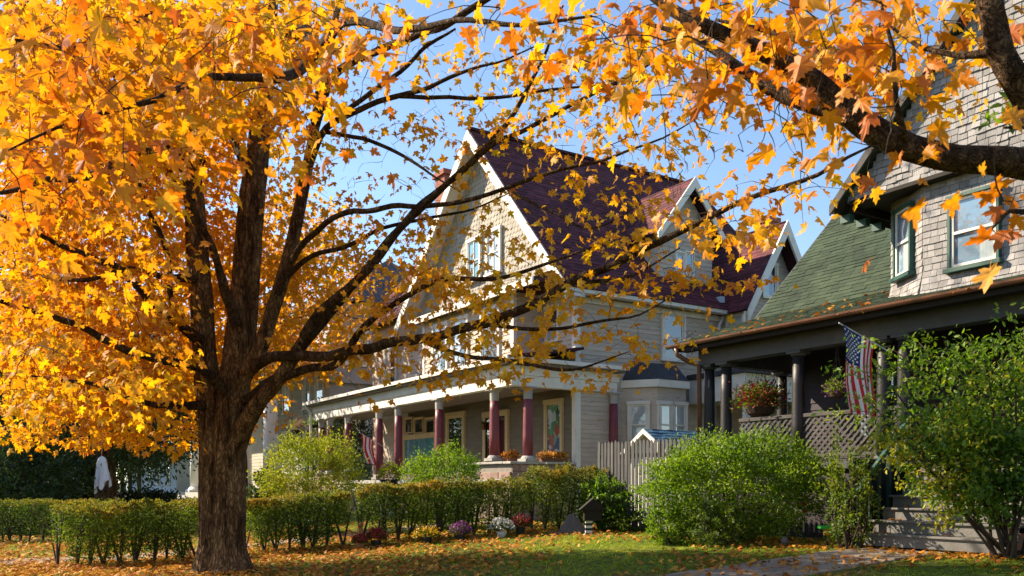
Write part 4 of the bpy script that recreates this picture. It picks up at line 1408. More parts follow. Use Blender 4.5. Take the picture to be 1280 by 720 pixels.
def build_maple_main():
    bx, by = -4.8, 14.5
    T = Maple("maple_tree", "large maple with forked brown trunk and golden orange leaves, left foreground", (bx, by, ground(bx, by)))
    V = lambda l: catmull([(P(x, y, Y), r) for x, y, Y, r in l], .045)
    T.trunk([
        V([(266, 735, 14.4, 0.482), (268, 714, 14.4, 0.370), (269, 680, 14.42, 0.267), (267, 620, 14.45, 0.233), (266, 560, 14.45, 0.222), (262, 500, 14.45, 0.211), (255, 440, 14.4, 0.196), (252, 380, 14.4, 0.185),
           (247, 320, 14.4, 0.174), (242, 240, 14.5, 0.156), (232, 160, 14.6, 0.133), (222, 90, 14.7, 0.111), (214, 20, 14.8, 0.089), (204, -80, 15, 0.066), (196, -200, 15.2, 0.037)]),
        V([(287, 738, 14.35, 0.585), (286, 716, 14.35, 0.430), (285, 700, 14.35, 0.344), (285, 680, 14.35, 0.296), (287, 620, 14.35, 0.262), (287, 560, 14.35, 0.255), (292, 490, 14.35, 0.255), (301, 420, 14.35, 0.241), (308, 340, 14.4, 0.222),
           (314, 260, 14.4, 0.207), (322, 190, 14.45, 0.185), (330, 110, 14.5, 0.156), (336, 40, 14.6, 0.126), (342, -60, 14.7, 0.096), (350, -200, 14.8, 0.045)]),
        V([(286, 585, 14.35, 0.172), (300, 545, 14.22, 0.159), (322, 505, 13.9, 0.129), (344, 480, 13.7, 0.111), (365, 449, 13.5, 0.100), (383, 421, 13.3, 0.089)]),
        V([(292, 500, 14.35, 0.155), (304, 470, 14.2, 0.142), (322, 444, 14.0, 0.122), (344, 378, 13.9, 0.111), (361, 322, 13.8, 0.103), (373, 267, 13.8, 0.096), (384, 211, 13.7, 0.089), (394, 156, 13.7, 0.074), (402, 100, 13.6, 0.066), (420, 20, 13.5, 0.052), (440, -80, 13.4, 0.029)]),
    ])
    L = T.limb
    # long low bough to the right
    L([(300, 472, 14.35, .10), (342, 447, 13.6, .085), (400, 444, 13.0, .078), (470, 433, 12.3, .072), (524, 424, 11.8, .066), (560, 417, 11.5, .062), (604, 404, 11.1, .064), (647, 388, 10.8, .058), (712, 354, 10.2, .050),
       (760, 334, 9.8, .045), (827, 300, 9.3, .038), (873, 277, 9.0, .033), (940, 248, 8.6, .027), (1023, 217, 8.2, .020), (1062, 196, 8.0, .015), (1100, 178, 7.9, .008)])
    L([(294, 508, 14.4, .09), (356, 471, 13.6, .07), (393, 458, 13.2, .062), (424, 450, 12.9, .06), (452, 411, 12.5, .048), (488, 382, 12.1, .042), (517, 364, 11.8, .038), (553, 350, 11.5, .034), (614, 348, 11.0, .028),
       (654, 339, 10.7, .024), (690, 326, 10.4, .018), (740, 310, 10.1, .010)], 9)
    L([(383, 421, 13.3, .12), (402, 390, 13.0, .085), (452, 346, 12.5, .062), (499, 289, 12.1, .05), (535, 252, 11.8, .044), (560, 227, 11.6, .04), (587, 203, 11.4, .036), (620, 170, 11.2, .032), (653, 127, 11.0, .026),
       (677, 80, 10.8, .021), (690, 45, 10.7, .016), (705, 5, 10.6, .010)], 10)
    L([(376, 432, 13.35, .10), (420, 385, 13.3, .065), (456, 338, 13.0, .052), (500, 282, 12.6, .046), (550, 236, 12.2, .042), (588, 205, 11.9, .038), (620, 176, 11.6, .033), (655, 162, 11.3, .030), (700, 140, 11.0, .027), (733, 122, 10.8, .024),
       (767, 103, 10.6, .019), (800, 87, 10.4, .014), (850, 55, 10.2, .007)], 10)
    L([(344, 378, 13.9, .08), (360, 330, 13.6, .055), (380, 301, 13.3, .048), (416, 274, 12.9, .043), (452, 263, 12.5, .040), (510, 258, 12.0, .036), (560, 256, 11.6, .032), (611, 240, 11.2, .028), (654, 227, 10.9, .025),
       (690, 215, 10.6, .023), (740, 205, 10.3, .019), (787, 188, 10.0, .015), (827, 172, 9.8, .011), (868, 150, 9.6, .006)], 9)
    L([(350, 360, 13.9, .06), (380, 325, 13.7, .04), (434, 307, 13.4, .033), (481, 285, 13.1, .028), (532, 272, 12.9, .023), (590, 262, 12.6, .015), (640, 240, 12.4, .008)], 8)
    L([(384, 211, 13.7, .08), (407, 160, 13.4, .05), (450, 137, 13.1, .043), (500, 120, 12.8, .037), (540, 108, 12.5, .03), (587, 87, 12.2, .022), (633, 73, 11.9, .014), (680, 53, 11.7, .007)], 8)
    L([(500, 120, 12.8, .034), (550, 122, 12.5, .030), (600, 122, 12.2, .026), (650, 118, 11.9, .022), (700, 112, 11.6, .018), (750, 107, 11.3, .014), (800, 102, 11.0, .010), (857, 93, 10.8, .005)], 7)
    L([(394, 156, 13.7, .08), (420, 92, 13.2, .06), (477, 62, 12.6, .055), (510, 50, 12.2, .05), (557, 30, 11.7, .046), (610, -2, 11.3, .04), (680, -50, 11, .02)], 9)
    L([(430, 140, 13.2, .04), (490, 97, 12.6, .033), (533, 60, 12.1, .026), (570, 35, 11.8, .014)], 7)
    L([(407, 165, 13.5, .035), (470, 178, 13.0, .028), (520, 205, 12.6, .022), (545, 222, 12.4, .014), (575, 240, 12.2, .007)], 6)
    L([(604, 404, 11.1, .03), (650, 410, 10.8, .025), (700, 412, 10.5, .021), (760, 400, 10.2, .017), (800, 392, 9.9, .012), (850, 365, 9.7, .006)], 6)
    L([(524, 424, 11.8, .035), (580, 446, 11.4, .03), (640, 452, 11.0, .025), (700, 462, 10.7, .02), (740, 455, 10.4, .012), (785, 440, 10.2, .006)], 6)
    L([(712, 354, 10.2, .025), (760, 350, 9.9, .02), (800, 340, 9.6, .014), (850, 310, 9.4, .007)], 6)
    L([(640, 240, 11.0, .02), (690, 265, 10.7, .016), (740, 285, 10.5, .012), (790, 262, 10.2, .006)], 6)
    # left side
    L([(292, 505, 14.5, .12), (250, 461, 13.4, .075), (187, 448, 12.3, .06), (133, 427, 11.4, .05), (100, 407, 10.9, .043), (42, 390, 10.1, .033), (0, 377, 9.6, .025), (-60, 360, 9.0, .015)], 10)
    L([(250, 425, 14.2, .10), (200, 390, 13.0, .058), (175, 361, 12.3, .052), (146, 334, 11.6, .046), (112, 319, 11.0, .04), (54, 296, 10.1, .028), (0, 270, 9.4, .016)], 10)
    L([(248, 350, 14.3, .08), (200, 344, 13.6, .05), (162, 336, 13.2, .04), (110, 350, 12.6, .03), (50, 345, 12, .015)], 8)
    L([(255, 507, 14.3, .09), (217, 507, 13.5, .055), (170, 500, 12.6, .04), (110, 480, 11.7, .028), (40, 470, 11.0, .014)], 8)
    L([(296, 405, 14.1, .10), (271, 327, 13.4, .06), (246, 273, 12.9, .05), (228, 215, 12.4, .04), (190, 150, 11.7, .03), (150, 60, 11, .015)], 9)
    L([(248, 430, 14.2, .08), (217, 386, 13.6, .05), (212, 352, 13.3, .045), (204, 302, 13.0, .04), (183, 262, 12.6, .034), (160, 180, 12, .026), (140, 80, 11.4, .014)], 9)
    L([(240, 250, 14.5, .09), (190, 190, 15, .06), (120, 120, 15.5, .04), (40, 60, 16, .02)], 8)
    L([(225, 110, 14.6, .08), (160, 20, 14.5, .06), (100, -40, 14.4, .03)], 8)
    L([(318, 230, 14.4, .09), (280, 150, 15.6, .06), (230, 60, 16.5, .03)], 8)
    L([(322, 190, 14.4, .08), (345, 150, 15.5, .05), (390, 90, 16.5, .03)], 8)
    L([(255, 400, 14.5, .09), (225, 330, 16, .05), (160, 260, 17, .03)], 8)
    # boughs that reach towards the viewer
    L([(332, 80, 14.3, .13), (372, 40, 11.8, .085), (392, 62, 9.2, .06), (362, 94, 7.3, .042), (320, 97, 6.4, .030), (267, 98, 6.0, .026), (247, 103, 5.9, .024), (220, 114, 5.7, .022), (197, 127, 5.6, .019), (160, 135, 5.4, .016),
       (130, 141, 5.3, .013), (70, 160, 5.0, .009), (10, 190, 4.8, .005)], 10)
    L([(392, 62, 9.2, .05), (440, 30, 7.6, .036), (500, 40, 6.7, .026), (570, 26, 6.1, .020), (650, 30, 5.7, .014), (740, 22, 5.4, .008)], 8)
    L([(250, 200, 14.5, .10), (180, 190, 11.5, .06), (120, 215, 8.6, .04), (60, 225, 6.4, .024), (0, 240, 5.2, .012)], 9)
    L([(280, 150, 14.4, .08), (210, 20, 11.0, .055), (150, 40, 8.0, .036), (90, 60, 6.4, .02), (20, 50, 5.6, .01)], 8)
    mid = [
        "99999999886543222223210000000000",
        "99999999985422222223320000000000",
        "99999999874222235433320000000000",
        "99999998653223345443331000000000",
        "99999987553223344333332100000000",
        "99999876442322322322322111000000",
        "99988876433333322233423211100000",
        "99988887665555322234344311000000",
        "98888887776666544434554320000000",
        "99888887665545565434530000000000",
        "99988887554445565345300000000000",
        "99999988544444555443200000000000",
        "99999886302200000010000000000000",
        "56777653100000000000000000000000"]
    def dmid(x, y, r, pix):
        if x < 225:
            return r.uniform(8, 15.5) if y < 150 or r.random() < .16 else r.uniform(12.6, 16.6)
        if x < 350:
            return r.uniform(14.9, 16.6) if y > 165 else r.uniform(9, 15.5)
        if x < 430:
            return r.uniform(14.0, 16.4) if y > 200 else r.uniform(9.5, 15.5)
        i = ((pix[:, 0] - x) ** 2 + (pix[:, 1] - y) ** 2).argmin()
        return pix[i, 2] + r.gauss(0, .35)
    nearrows = [
        "56665666665542211343420000000000",
        "55666666554421101223210000000000",
        "66666655435331000011100000000000",
        "66666554314320000000000000000000",
        "77766542214000000000000000000000",
        "77654432113200000000000000000000",
        "65432110000000000000000000000000",
        "43210000000000000000000000000000",
        "10000000000000000000000000000000"]
    def dnear(x, y, r, pix):
        return r.uniform(4.6, 7.2) if x < 420 else r.uniform(5.0, 6.6)
    T.grid(mid, .112, dmid, 11, .165, False, seed=1)
    T.grid(nearrows, .118, dnear, 6, .15, True, seed=2)
    # crown above the frame keeps the tree whole and shades the lawn
    r = random.Random(4)
    for _ in range(170):
        d = rand_dirs(1)[0]
        c = np.array([-4.8, 14.0, 12.5]) + d * np.array([6.5, 6.0, 4.5]) * r.uniform(.45, 1)
        if HOR - (c[2] - EYE) / c[1] * FPX < -25:
            T.clusters.append((c, 8, .14, .26, False))
    T.bare(520, (400, 40, 900, 330), 5)
    T.bare(120, (200, 250, 400, 440), 6)
    T.bare(60, (680, 330, 900, 450), 7)
    T.grow(300, 3)
build_maple_main()

def build_maple_right():
    bx, by = 3.75, 4.6
    T = Maple("maple_tree", "maple at the right edge with thick curved limb and orange leaves close overhead", (bx, by, ground(bx, by)))
    g = ground(bx, by)
    T.trunk([catmull([(Vector((bx, by, g - .1)), .30), (Vector((bx, by, g + .3)), .24), (Vector((bx, by, 1.2)), .21), (Vector((bx - .02, by, 2.2)), .20), (Vector((bx + .03, by + .02, 3.0)), .18), (Vector((bx + .1, by + .1, 4.2)), .14), (Vector((bx + .3, by + .2, 6)), .10), (Vector((bx + .4, by + .2, 8)), .05)], .06)], sides=60)
    L = T.limb
    L([(1500, 330, 4.6, .12), (1440, 270, 4.6, .10), (1370, 222, 4.6, .086), (1280, 204, 4.6, .078), (1231, 198, 4.6, .072), (1175, 195, 4.6, .070), (1137, 186, 4.6, .070), (1100, 168, 4.62, .072), (1070, 147, 4.65, .070), (1040, 124, 4.7, .062),
       (1025, 112, 4.7, .058), (987, 82, 4.75, .053), (950, 60, 4.8, .048), (912, 43, 4.85, .042), (867, 22, 4.9, .036), (837, 6, 5.0, .032), (800, -15, 5.1, .024), (740, -40, 5.3, .012)], 18, step=.06)
    L([(1075, 152, 4.66, .055), (1040, 138, 4.8, .050), (1002, 122, 4.95, .044), (957, 105, 5.15, .038), (920, 84, 5.3, .032), (897, 67, 5.4, .028), (860, 45, 5.6, .020), (810, 30, 5.8, .010)], 14, step=.07)
    L([(1480, 400, 4.55, .11), (1400, 290, 4.4, .085), (1340, 205, 4.3, .074), (1290, 132, 4.25, .068), (1269, 94, 4.2, .064), (1254, 64, 4.2, .060), (1242, 30, 4.2, .057), (1231, -6, 4.2, .055), (1215, -80, 4.2, .045), (1180, -180, 4.2, .02)], 16, step=.06)
    L([(1060, 100, 5.2, .022), (1036, 79, 5.4, .022), (1002, 52, 5.6, .021), (957, 36, 5.8, .018), (894, 22, 6.0, .010)], 9)
    L([(1254, 64, 4.2, .03), (1200, 70, 4.4, .016), (1150, 60, 4.6, .012), (1110, 30, 4.8, .007)], 7)
    L([(1137, 186, 4.6, .02), (1120, 130, 4.4, .014), (1115, 60, 4.3, .011), (1100, 0, 4.3, .007)], 7)
    L([(1330, 212, 4.55, .03), (1300, 260, 4.1, .016), (1262, 262, 3.9, .010), (1240, 285, 3.8, .005)], 7)
    L([(1310, 208, 4.5, .02), (1290, 160, 4.0, .012), (1255, 160, 3.9, .006)], 6)
    L([(1290, 130, 4.25, .03), (1320, 60, 4.0, .02), (1290, 10, 3.9, .01)], 6)
    z = "0" * 17
    rows = [z + "234566677765545", z + "123455667765435", z + "013553466765324", z + "001121124554203", z + "000000002431014", z + "000000000000005", z + "000000000000006", z + "000000000000015", z + "000000000000001"]
    T.grid(rows, .110, lambda x, y, r, p: r.uniform(3.7, 5.4) if x < 1215 or y < 120 else r.uniform(3.5, 4.0), 5, .15, True, seed=12)
    rows2 = [z + "244555665444433", z + "134444566554322", z + "034434455543210", z + "033211134432110", z + "023321112222000", z + "011121344321000", z + "001133444310000", z + "001233320000000"]
    T.grid(rows2, .112, lambda x, y, r, p: r.uniform(6.4, 8.6), 8, .16, False, seed=13)
    T.bare(90, (850, 40, 1130, 200), 14)
    T.grow(300, 15)
    # one fresh green sprig
    c = np.array(P(1252, 140, 4.7))
    n = 26
    pos = c + nrg.normal(size=(n, 3)) * np.array([.07, .05, .03])
    V, Tt = scatter(OV[0], OV[1], pos, frames(rand_dirs(n) + np.array([-.6, 0, -.2]), rand_dirs(n) + np.array([0, -.6, .6])), nrg.uniform(.05, .085, n))
    np_mesh("green_sprig", V, Tt, "shrub_leaf", T.root, "stuff", T.off)
build_maple_right()

# ------------------------------------------------------------------ other trees
def clump_tree(name, label, base, h, crown, rad, nclump, per, size, mat, tr, seed, tpl=MLs, group=None, spread=.55, low=-1.0, lean=(0, 0), bark="bark", droop=.5):
    r = random.Random(seed)
    g = ground(base[0], base[1])
    T = thing(name, (base[0], base[1], g), label, "tree", group=group)
    off = (base[0], base[1], g)
    m = MB(off)
    c = Vector(crown)
    tp = [Vector((base[0], base[1], g - .1)), Vector((base[0] + lean[0] * .3, base[1] + lean[1] * .3, g + h * .25)), Vector((base[0] + lean[0] * .6, base[1] + lean[1] * .6, g + h * .5)), c + Vector((0, 0, rad[2] * .5))]
    pts = catmull(list(zip(tp, [tr * 1.35, tr, tr * .8, tr * .25])), .3)
    m.tube([p for p, q in pts], [q for p, q in pts], 14, wob=bark_wob)
    m.build("trunk", bark, T, smooth=True)
    br = MB(off)
    P_, A_, N_ = [], [], []
    for i in range(nclump):
        d = rand_dirs(1)[0]
        if d[2] < low:
            d[2] = -d[2]
        k = r.uniform(.35, 1) ** .6
        # uneven outline
        k *= 1 + .28 * noise.noise(Vector(d * 2.3) + Vector((seed, 0, 0)))
        p = np.array(crown) + d * np.array(rad) * k
        s = pts[min(len(pts) - 1, int(len(pts) * r.uniform(.45, .95)))][0]
        if i % 3 == 0:
            e = Vector(p)
            mid = s.lerp(e, .5) + Vector((r.gauss(0, .2), r.gauss(0, .2), r.uniform(.0, .5)))
            br.tube([s, mid, e], [tr * .16, tr * .09, .012], 5)
        nl = per
        o = nrg.normal(size=(nl, 3)) * np.array([spread, spread, spread * .6])
        P_.append(p + o)
        ax = o * .8 + nrg.normal(size=(nl, 3)) * .5
        ax[:, 2] -= nrg.uniform(0, droop * 2, nl)
        A_.append(ax)
        N_.append(nrg.normal(size=(nl, 3)) * .7 + np.array([0, -.2, .7]))
    br.build("branches", "limb_bark", T, kind="stuff")
    pos, ax, nr = np.concatenate(P_), np.concatenate(A_), np.concatenate(N_)
    V, F = scatter(tpl[0], tpl[1], pos, frames(ax, nr), size * nrg.uniform(.65, 1.2, len(pos)))
    np_mesh("crown", V, F, mat, T, "stuff", off)
    return T

clump_tree("maple_tree", "distant golden maple in front of the columned house", (-12.3, 39.5), 9, (-9.9, 38.5, 10.0), (4.0, 3.6, 3.9), 150, 42, .19, "far_maple_leaf", .28, 21)
clump_tree("maple_tree", "yellow maple behind the big maple at the far left", (-19.0, 31.0), 8, (-18.5, 31.0, 8.6), (6.8, 4.0, 3.6), 240, 42, .16, "far_maple_leaf", .27, 22)
clump_tree("dark_tree", "dark green tree with bare trunk behind the white hanging ghost", (-13.6, 29.2), 6, (-13.6, 30.6, 5.0), (4.4, 3.4, 3.1), 240, 80, .17, "dark_tree_leaf", .33, 23, tpl=OV, spread=.6, group="dark trees at the left")
clump_tree("dark_tree", "broad dark green tree at the left picture edge", (-21.5, 33.5), 6, (-21, 35.0, 3.6), (5.4, 3.0, 3.4), 300, 90, .17, "dark_tree_leaf", .3, 24, tpl=OV, spread=.6, group="dark trees at the left")
clump_tree("dark_tree", "low dark green tree left of the columned house, behind the hedge", (-14.5, 43.0), 6, (-19.8, 45.0, 5.6), (4.0, 3.5, 3.8), 220, 80, .2, "dark_tree_leaf", .3, 25, tpl=OV, spread=.7, group="dark trees at the left")
clump_tree("dark_tree", "dark spreading tree far behind the ghost at left", (-26, 48), 6, (-26, 48, 6.5), (7, 5, 6), 260, 90, .24, "dark_tree_leaf", .35, 26, tpl=OV, spread=.8, group="dark trees at the left")
clump_tree("leafy_tree", "green tree behind the left end of the cream house porch", (-7.9, 41), 4, (-7.6, 40.5, 3.2), (2.6, 2.0, 2.4), 110, 70, .14, "dark_tree_leaf", .15, 27, tpl=OV, spread=.4)
clump_tree("leafy_tree", "yellow green tree seen through the dark porch", (8.3, 29.5), 4, (8.6, 29.5, 4.6), (1.8, 1.8, 2.0), 90, 70, .12, "bush_leaf", .12, 28, tpl=OV, spread=.4)

def spruce(x, y, h, rb, label, seed):
    r = random.Random(seed)
    g = ground(x, y)
    T = thing("spruce_tree", (x, y, g), label, "tree")
    off = (x, y, g)
    m = MB(off); m.tube([(x, y, g - .1), (x, y, g + h * .5), (x, y, g + h)], [.14, .09, .01], 8); m.build("trunk", "bark", T)
    P_, A_ = [], []
    br = MB(off)
    z = .5
    while z < h - .2:
        R = rb * (1 - z / h) ** .8
        for k in range(9):
            t = r.uniform(0, 6.28)
            L = R * r.uniform(.7, 1.1)
            e = np.array([x + L * math.cos(t), y + L * math.sin(t), g + z - L * .25])
            s = np.array([x, y, g + z])
            br.tube([Vector(s), Vector(e)], [.018, .005], 4)
            n = int(60 * L)
            q = nrg.uniform(.15, 1, (n, 1))
            P_.append(s + (e - s) * q + nrg.normal(size=(n, 3)) * np.array([.12, .12, .05]))
            A_.append((e - s) / L + nrg.normal(size=(n, 3)) * .7 + np.array([0, 0, -.5]))
        z += .28
    br.build("branches", "limb_bark", T, kind="stuff")
    pos, ax = np.concatenate(P_), np.concatenate(A_)
    V, F = scatter(OV[0] * np.array([.45, 1, 1]), OV[1], pos, frames(ax, rand_dirs(len(pos))), nrg.uniform(.10, .2, len(pos)))
    np_mesh("crown", V, F, "conifer_leaf", T, "stuff", off)
def far_wood():
    P_ = []
    r = random.Random(88)
    for k in range(2200):
        t = r.uniform(-1, 1)
        x = -30 + t * 95
        y = 78 + 10 * noise.noise(Vector((x * .05, 0, 0))) + r.uniform(0, 8)
        hh = 9 + 4 * noise.noise(Vector((x * .11, 5, 0)))
        z = r.uniform(0, 1) * hh
        P_.append(np.array([x, y, z]) + nrg.normal(size=(34, 3)) * np.array([1.1, 1.1, .7]))
    pos = np.concatenate(P_)
    V, F = scatter(OV[0], OV[1], pos, frames(rand_dirs(len(pos)), rand_dirs(len(pos)) + np.array([0, -.3, .6])), nrg.uniform(.35, .8, len(pos)))
    props(np_mesh("far_wood", V, F, "dark_tree_leaf", None, "stuff"), "dark distant wood behind all the houses", "wood")
far_wood()
spruce(-14.9, 26.5, 3.6, 1.5, "small blue green spruce at the left picture edge behind the hedge", 31)

# ------------------------------------------------------------------ hedges and bushes
DI = (np.array([(0, 0, 0), (.26, .45, .07), (0, 1, -.06), (-.26, .45, .07)], float), np.array([(0, 1, 2), (0, 2, 3)]))

def hedge(label, p0, p1, h, w, per_m, seed, size=.05, lean=0, gap_bottom=.45, top_mat="hedge_top_leaf", round_end=True, stems_per_m=4):
    lean += .03
    r = random.Random(seed)
    x0, y0 = p0; x1, y1 = p1
    L = math.hypot(x1 - x0, y1 - y0)
    ux, uy = (x1 - x0) / L, (y1 - y0) / L
    nx, ny = -uy, ux
    cx, cy = (x0 + x1) / 2, (y0 + y1) / 2
    g0 = ground(cx, cy)
    T = thing("hedge", (cx, cy, g0), label, "hedge", group="clipped hedges along the lawn")
    off = (cx, cy, g0)
    n = int(per_m * L)
    t = nrg.uniform(0, 1, n) * L
    z = h * (1 - nrg.uniform(0, 1, n) ** 1.7 * .92)
    side = nrg.uniform(-1, 1, n)
    shell = nrg.random(n) < .55
    side = np.where(shell, np.sign(side) * (1 - np.abs(nrg.normal(0, .12, n))), side)
    X, Y, Z, keep = np.empty(n), np.empty(n), np.empty(n), np.ones(n, bool)
    for i in range(n):
        ti, zi = t[i], z[i]
        ww = w / 2 * (.55 + .45 * min(1, zi / (h * .55))) * (1 + .22 * noise.noise(Vector((ti * 2.2, zi * 2.5, seed))))
        e = min(ti, L - ti)
        x = x0 + ux * ti + nx * side[i] * ww
        y = y0 + uy * ti + ny * side[i] * ww
        hh = 1 + (.06 + lean) * noise.noise(Vector((ti * 1.6, side[i], seed))) + (.05 + lean) * noise.noise(Vector((ti * 7, side[i] * 3, seed)))
        X[i], Y[i] = x, y
        Z[i] = ground(x, y) + zi * hh
        d = noise.noise(Vector((ti * 1.9, zi * 1.4, side[i] * .8 + seed)))
        if zi < h * gap_bottom and r.random() < .55 + 1.3 * d:
            keep[i] = False
        if r.random() < .8 * max(0, d * 1.8 - .15):
            keep[i] = False
        if e < .25 and zi < h * .4:
            keep[i] = False
    pos = np.stack([X, Y, Z], 1)[keep]
    zz = z[keep]
    ax = rand_dirs(len(pos)) + np.array([0, 0, .25])
    nr = rand_dirs(len(pos)) + np.array([-.2, -.2, .7])
    R3 = frames(ax, nr)
    sc = size * nrg.uniform(.6, 1.25, len(pos))
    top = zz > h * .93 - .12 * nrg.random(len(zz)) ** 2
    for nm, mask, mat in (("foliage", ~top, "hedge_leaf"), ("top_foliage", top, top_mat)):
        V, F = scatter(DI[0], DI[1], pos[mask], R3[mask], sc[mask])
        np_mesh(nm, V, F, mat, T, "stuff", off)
    k = int(L * stems_per_m)
    for i in range(k):
        ti = (i + r.uniform(.2, .8)) / k * L
        x, y = x0 + ux * ti, y0 + uy * ti
        g = ground(x, y)
        m = MB(off)
        for q in range(r.randint(2, 4)):
            dx, dy = r.gauss(0, .10), r.gauss(0, .08)
            dx2, dy2 = dx * 2.2 + r.gauss(0, .08), dy * 2
            rr = r.uniform(.014, .034)
            m.tube([(x, y, g - .03), (x + dx * .5, y + dy * .5, g + h * .3), (x + dx, y + dy, g + h * .6), (x + dx2, y + dy2, g + h * .92)], [rr, rr * .85, rr * .6, rr * .3], 5)
        m.build("stem", "stem_wood", T)
    return T

def gp(px, Y):
    return ((px - 640) / FPX * Y, Y)

hedge("low clipped hedge section left of the maple trunk, dark with bare stems", gp(66, 16.0), gp(256, 16.9), 1.12, .8, 9500, 41, size=.055, gap_bottom=.22, lean=.03)
hedge("long green hedge running behind the left lawn to the picture edge", gp(-60, 22.5), gp(150, 23.2), 1.05, .8, 4200, 42, gap_bottom=.15)
hedge("clipped hedge section right of the maple trunk", gp(300, 17.1), gp(434, 17.8), 1.06, .75, 9500, 43, size=.055, gap_bottom=.2, lean=.03)
hedge("clipped hedge with spreading stems behind the maroon and yellow mums", gp(446, 17.95), gp(552, 18.3), 1.14, .75, 8500, 44, size=.055, gap_bottom=.36, lean=.03)
hedge("clipped green hedge behind the purple and white mums", gp(545, 18.4), gp(660, 18.9), 1.12, .8, 8000, 45, size=.055, gap_bottom=.15, lean=.05)
hedge("tallest clipped hedge section next to the picket fence", gp(660, 19.0), gp(768, 19.5), 1.30, .9, 8500, 46, size=.058, gap_bottom=.1, lean=.09)

def bush(name, label, c, rad, n, size, mat, seed, stems=9, tpl=DI, base=None, lump=.3, open_low=.0, spiky=0, cat="bush", fill=.45, mat2=None):
    """c = centre of the crown (world); rad = semi-axes"""
    r = random.Random(seed)
    bx, by = (base or (c[0], c[1]))
    g = ground(bx, by)
    T = thing(name, (bx, by, g), label, cat)
    off = (bx, by, g)
    per = 24                       # leaves sit in shoots
    ns = n // per + 1
    sd, sl_ = rand_dirs(ns), nrg.uniform(.82, 1.10, ns)
    d = np.repeat(sd, per, 0)[:n] + nrg.normal(size=(n, 3)) * .055
    d[:, 2] += .0
    d /= np.linalg.norm(d, axis=1, keepdims=True)
    top_ = np.repeat(sl_, per)[:n]
    k = np.where(nrg.random(n) < .8, top_ - np.abs(nrg.normal(0, .16, n)), nrg.uniform(fill, 1, n))
    for i in range(n):
        v = Vector(d[i])
        k[i] *= 1 + lump * noise.noise(v * 2.6 + Vector((seed, 0, 0))) + lump * .6 * noise.noise(v * 7 + Vector((0, seed, 0)))
    pos = np.array(c) + d * np.array(rad) * k[:, None]
    if spiky:
        pos[:, 2] += np.abs(nrg.normal(0, spiky, n)) * (d[:, 2] > .2)
    gz = np.array([ground(p[0], p[1]) for p in pos])
    keep = pos[:, 2] > gz + .03
    if open_low:
        keep &= ~((d[:, 2] < -.05) & (nrg.random(n) < open_low))
    pos, d = pos[keep], d[keep]
    ax = d * .7 + rand_dirs(len(pos)) * .8 + np.array([0, 0, .25])
    nr = d + rand_dirs(len(pos)) * .8 + np.array([0, 0, .4])
    R3, sc = frames(ax, nr), size * nrg.uniform(.6, 1.3, len(pos))
    if mat2:
        q = np.array([noise.noise(Vector(p) * 1.3 + Vector((seed, 3, 1))) for p in pos]) + nrg.normal(0, .12, len(pos)) > .22
        for nm, mk, mt in (("foliage", ~q, mat), ("bright_foliage", q, mat2)):
            V, F = scatter(tpl[0], tpl[1], pos[mk], R3[mk], sc[mk])
            np_mesh(nm, V, F, mt, T, "stuff", off)
    else:
        V, F = scatter(tpl[0], tpl[1], pos, R3, sc)
        np_mesh("foliage", V, F, mat, T, "stuff", off)
    for i in range(stems):
        dd = rand_dirs(1)[0]
        dd[2] = abs(dd[2]) * .6 + .1
        e = Vector(np.array(c) + dd * np.array(rad) * .85)
        s = Vector((bx + r.gauss(0, .12), by + r.gauss(0, .1), g - .04))
        mid = s.lerp(e, .5) + Vector((r.gauss(0, .08), r.gauss(0, .08), -.05))
        rr = r.uniform(.010, .022)
        m = MB(off)
        m.tube([s, s.lerp(mid, .5), mid, mid.lerp(e, .5), e], [rr, rr * .9, rr * .75, rr * .5, rr * .2], 6)
        for q in range(3):
            a = mid.lerp(e, r.uniform(0, .8))
            b = a + Vector((r.gauss(0, .3), r.gauss(0, .3), r.uniform(.05, .4))) * rad[2] * .5
            m.tube([a, b], [rr * .4, rr * .12], 4)
        m.build("stem", "stem_wood", T)
    return T

def at(px, Y, z):
    return ((px - 640) / FPX * Y, Y, z)

bush("round_bush", "big rounded bright green bush in front of the dark porch", at(920, 15.2, 1.40), (1.74, 1.15, .90), 46000, .060, "bush_leaf", 51, stems=34, lump=.26, open_low=.5, spiky=.05)
bush("low_bush", "small green bush at the left foot of the big rounded bush", at(838, 14.9, .72), (.42, .36, .42), 4200, .055, "bush_leaf", 52, stems=8)
bush("low_bush", "dark evergreen shrub low in front of the big rounded bush", at(905, 14.3, .78), (.55, .4, .42), 4500, .05, "hedge_leaf", 53, stems=8)
bush("yellow_bush", "yellow green bush behind the hedge, left of the striped flag", at(392, 21.0, 1.65), (1.20, .9, 1.0), 15000, .065, "yellow_bush_leaf", 54, stems=10, spiky=.12)
bush("green_bush", "rounded green bush in front of the cream house porch", at(553, 20.5, 1.35), (1.0, .85, .98), 15000, .06, "bush_leaf", 55, stems=10, lump=.3, spiky=.08)
bush("leafy_shrub", "loose green shrub between the hedge end and the fence", at(757, 18.6, 1.1), (.52, .4, .55), 4200, .075, "shrub_leaf", 56, stems=10)
bush("dark_shrub", "dark flowering shrub beside the grey steps", at(1062, 13.2, 1.25), (.36, .4, .85), 4200, .06, "hedge_leaf", 57, stems=12, open_low=.4, lump=.6, fill=.2)
bush("leafy_shrub", "green leafy shrub beside the white column, behind the hedge", at(335, 22, 1.2), (.5, .5, .7), 4000, .09, "dark_tree_leaf", 58, stems=6)
bush("low_bush", "low green plants at the foot of the fence", at(790, 18.2, .68), (.55, .3, .2), 2200, .06, "hedge_leaf", 59, stems=5)

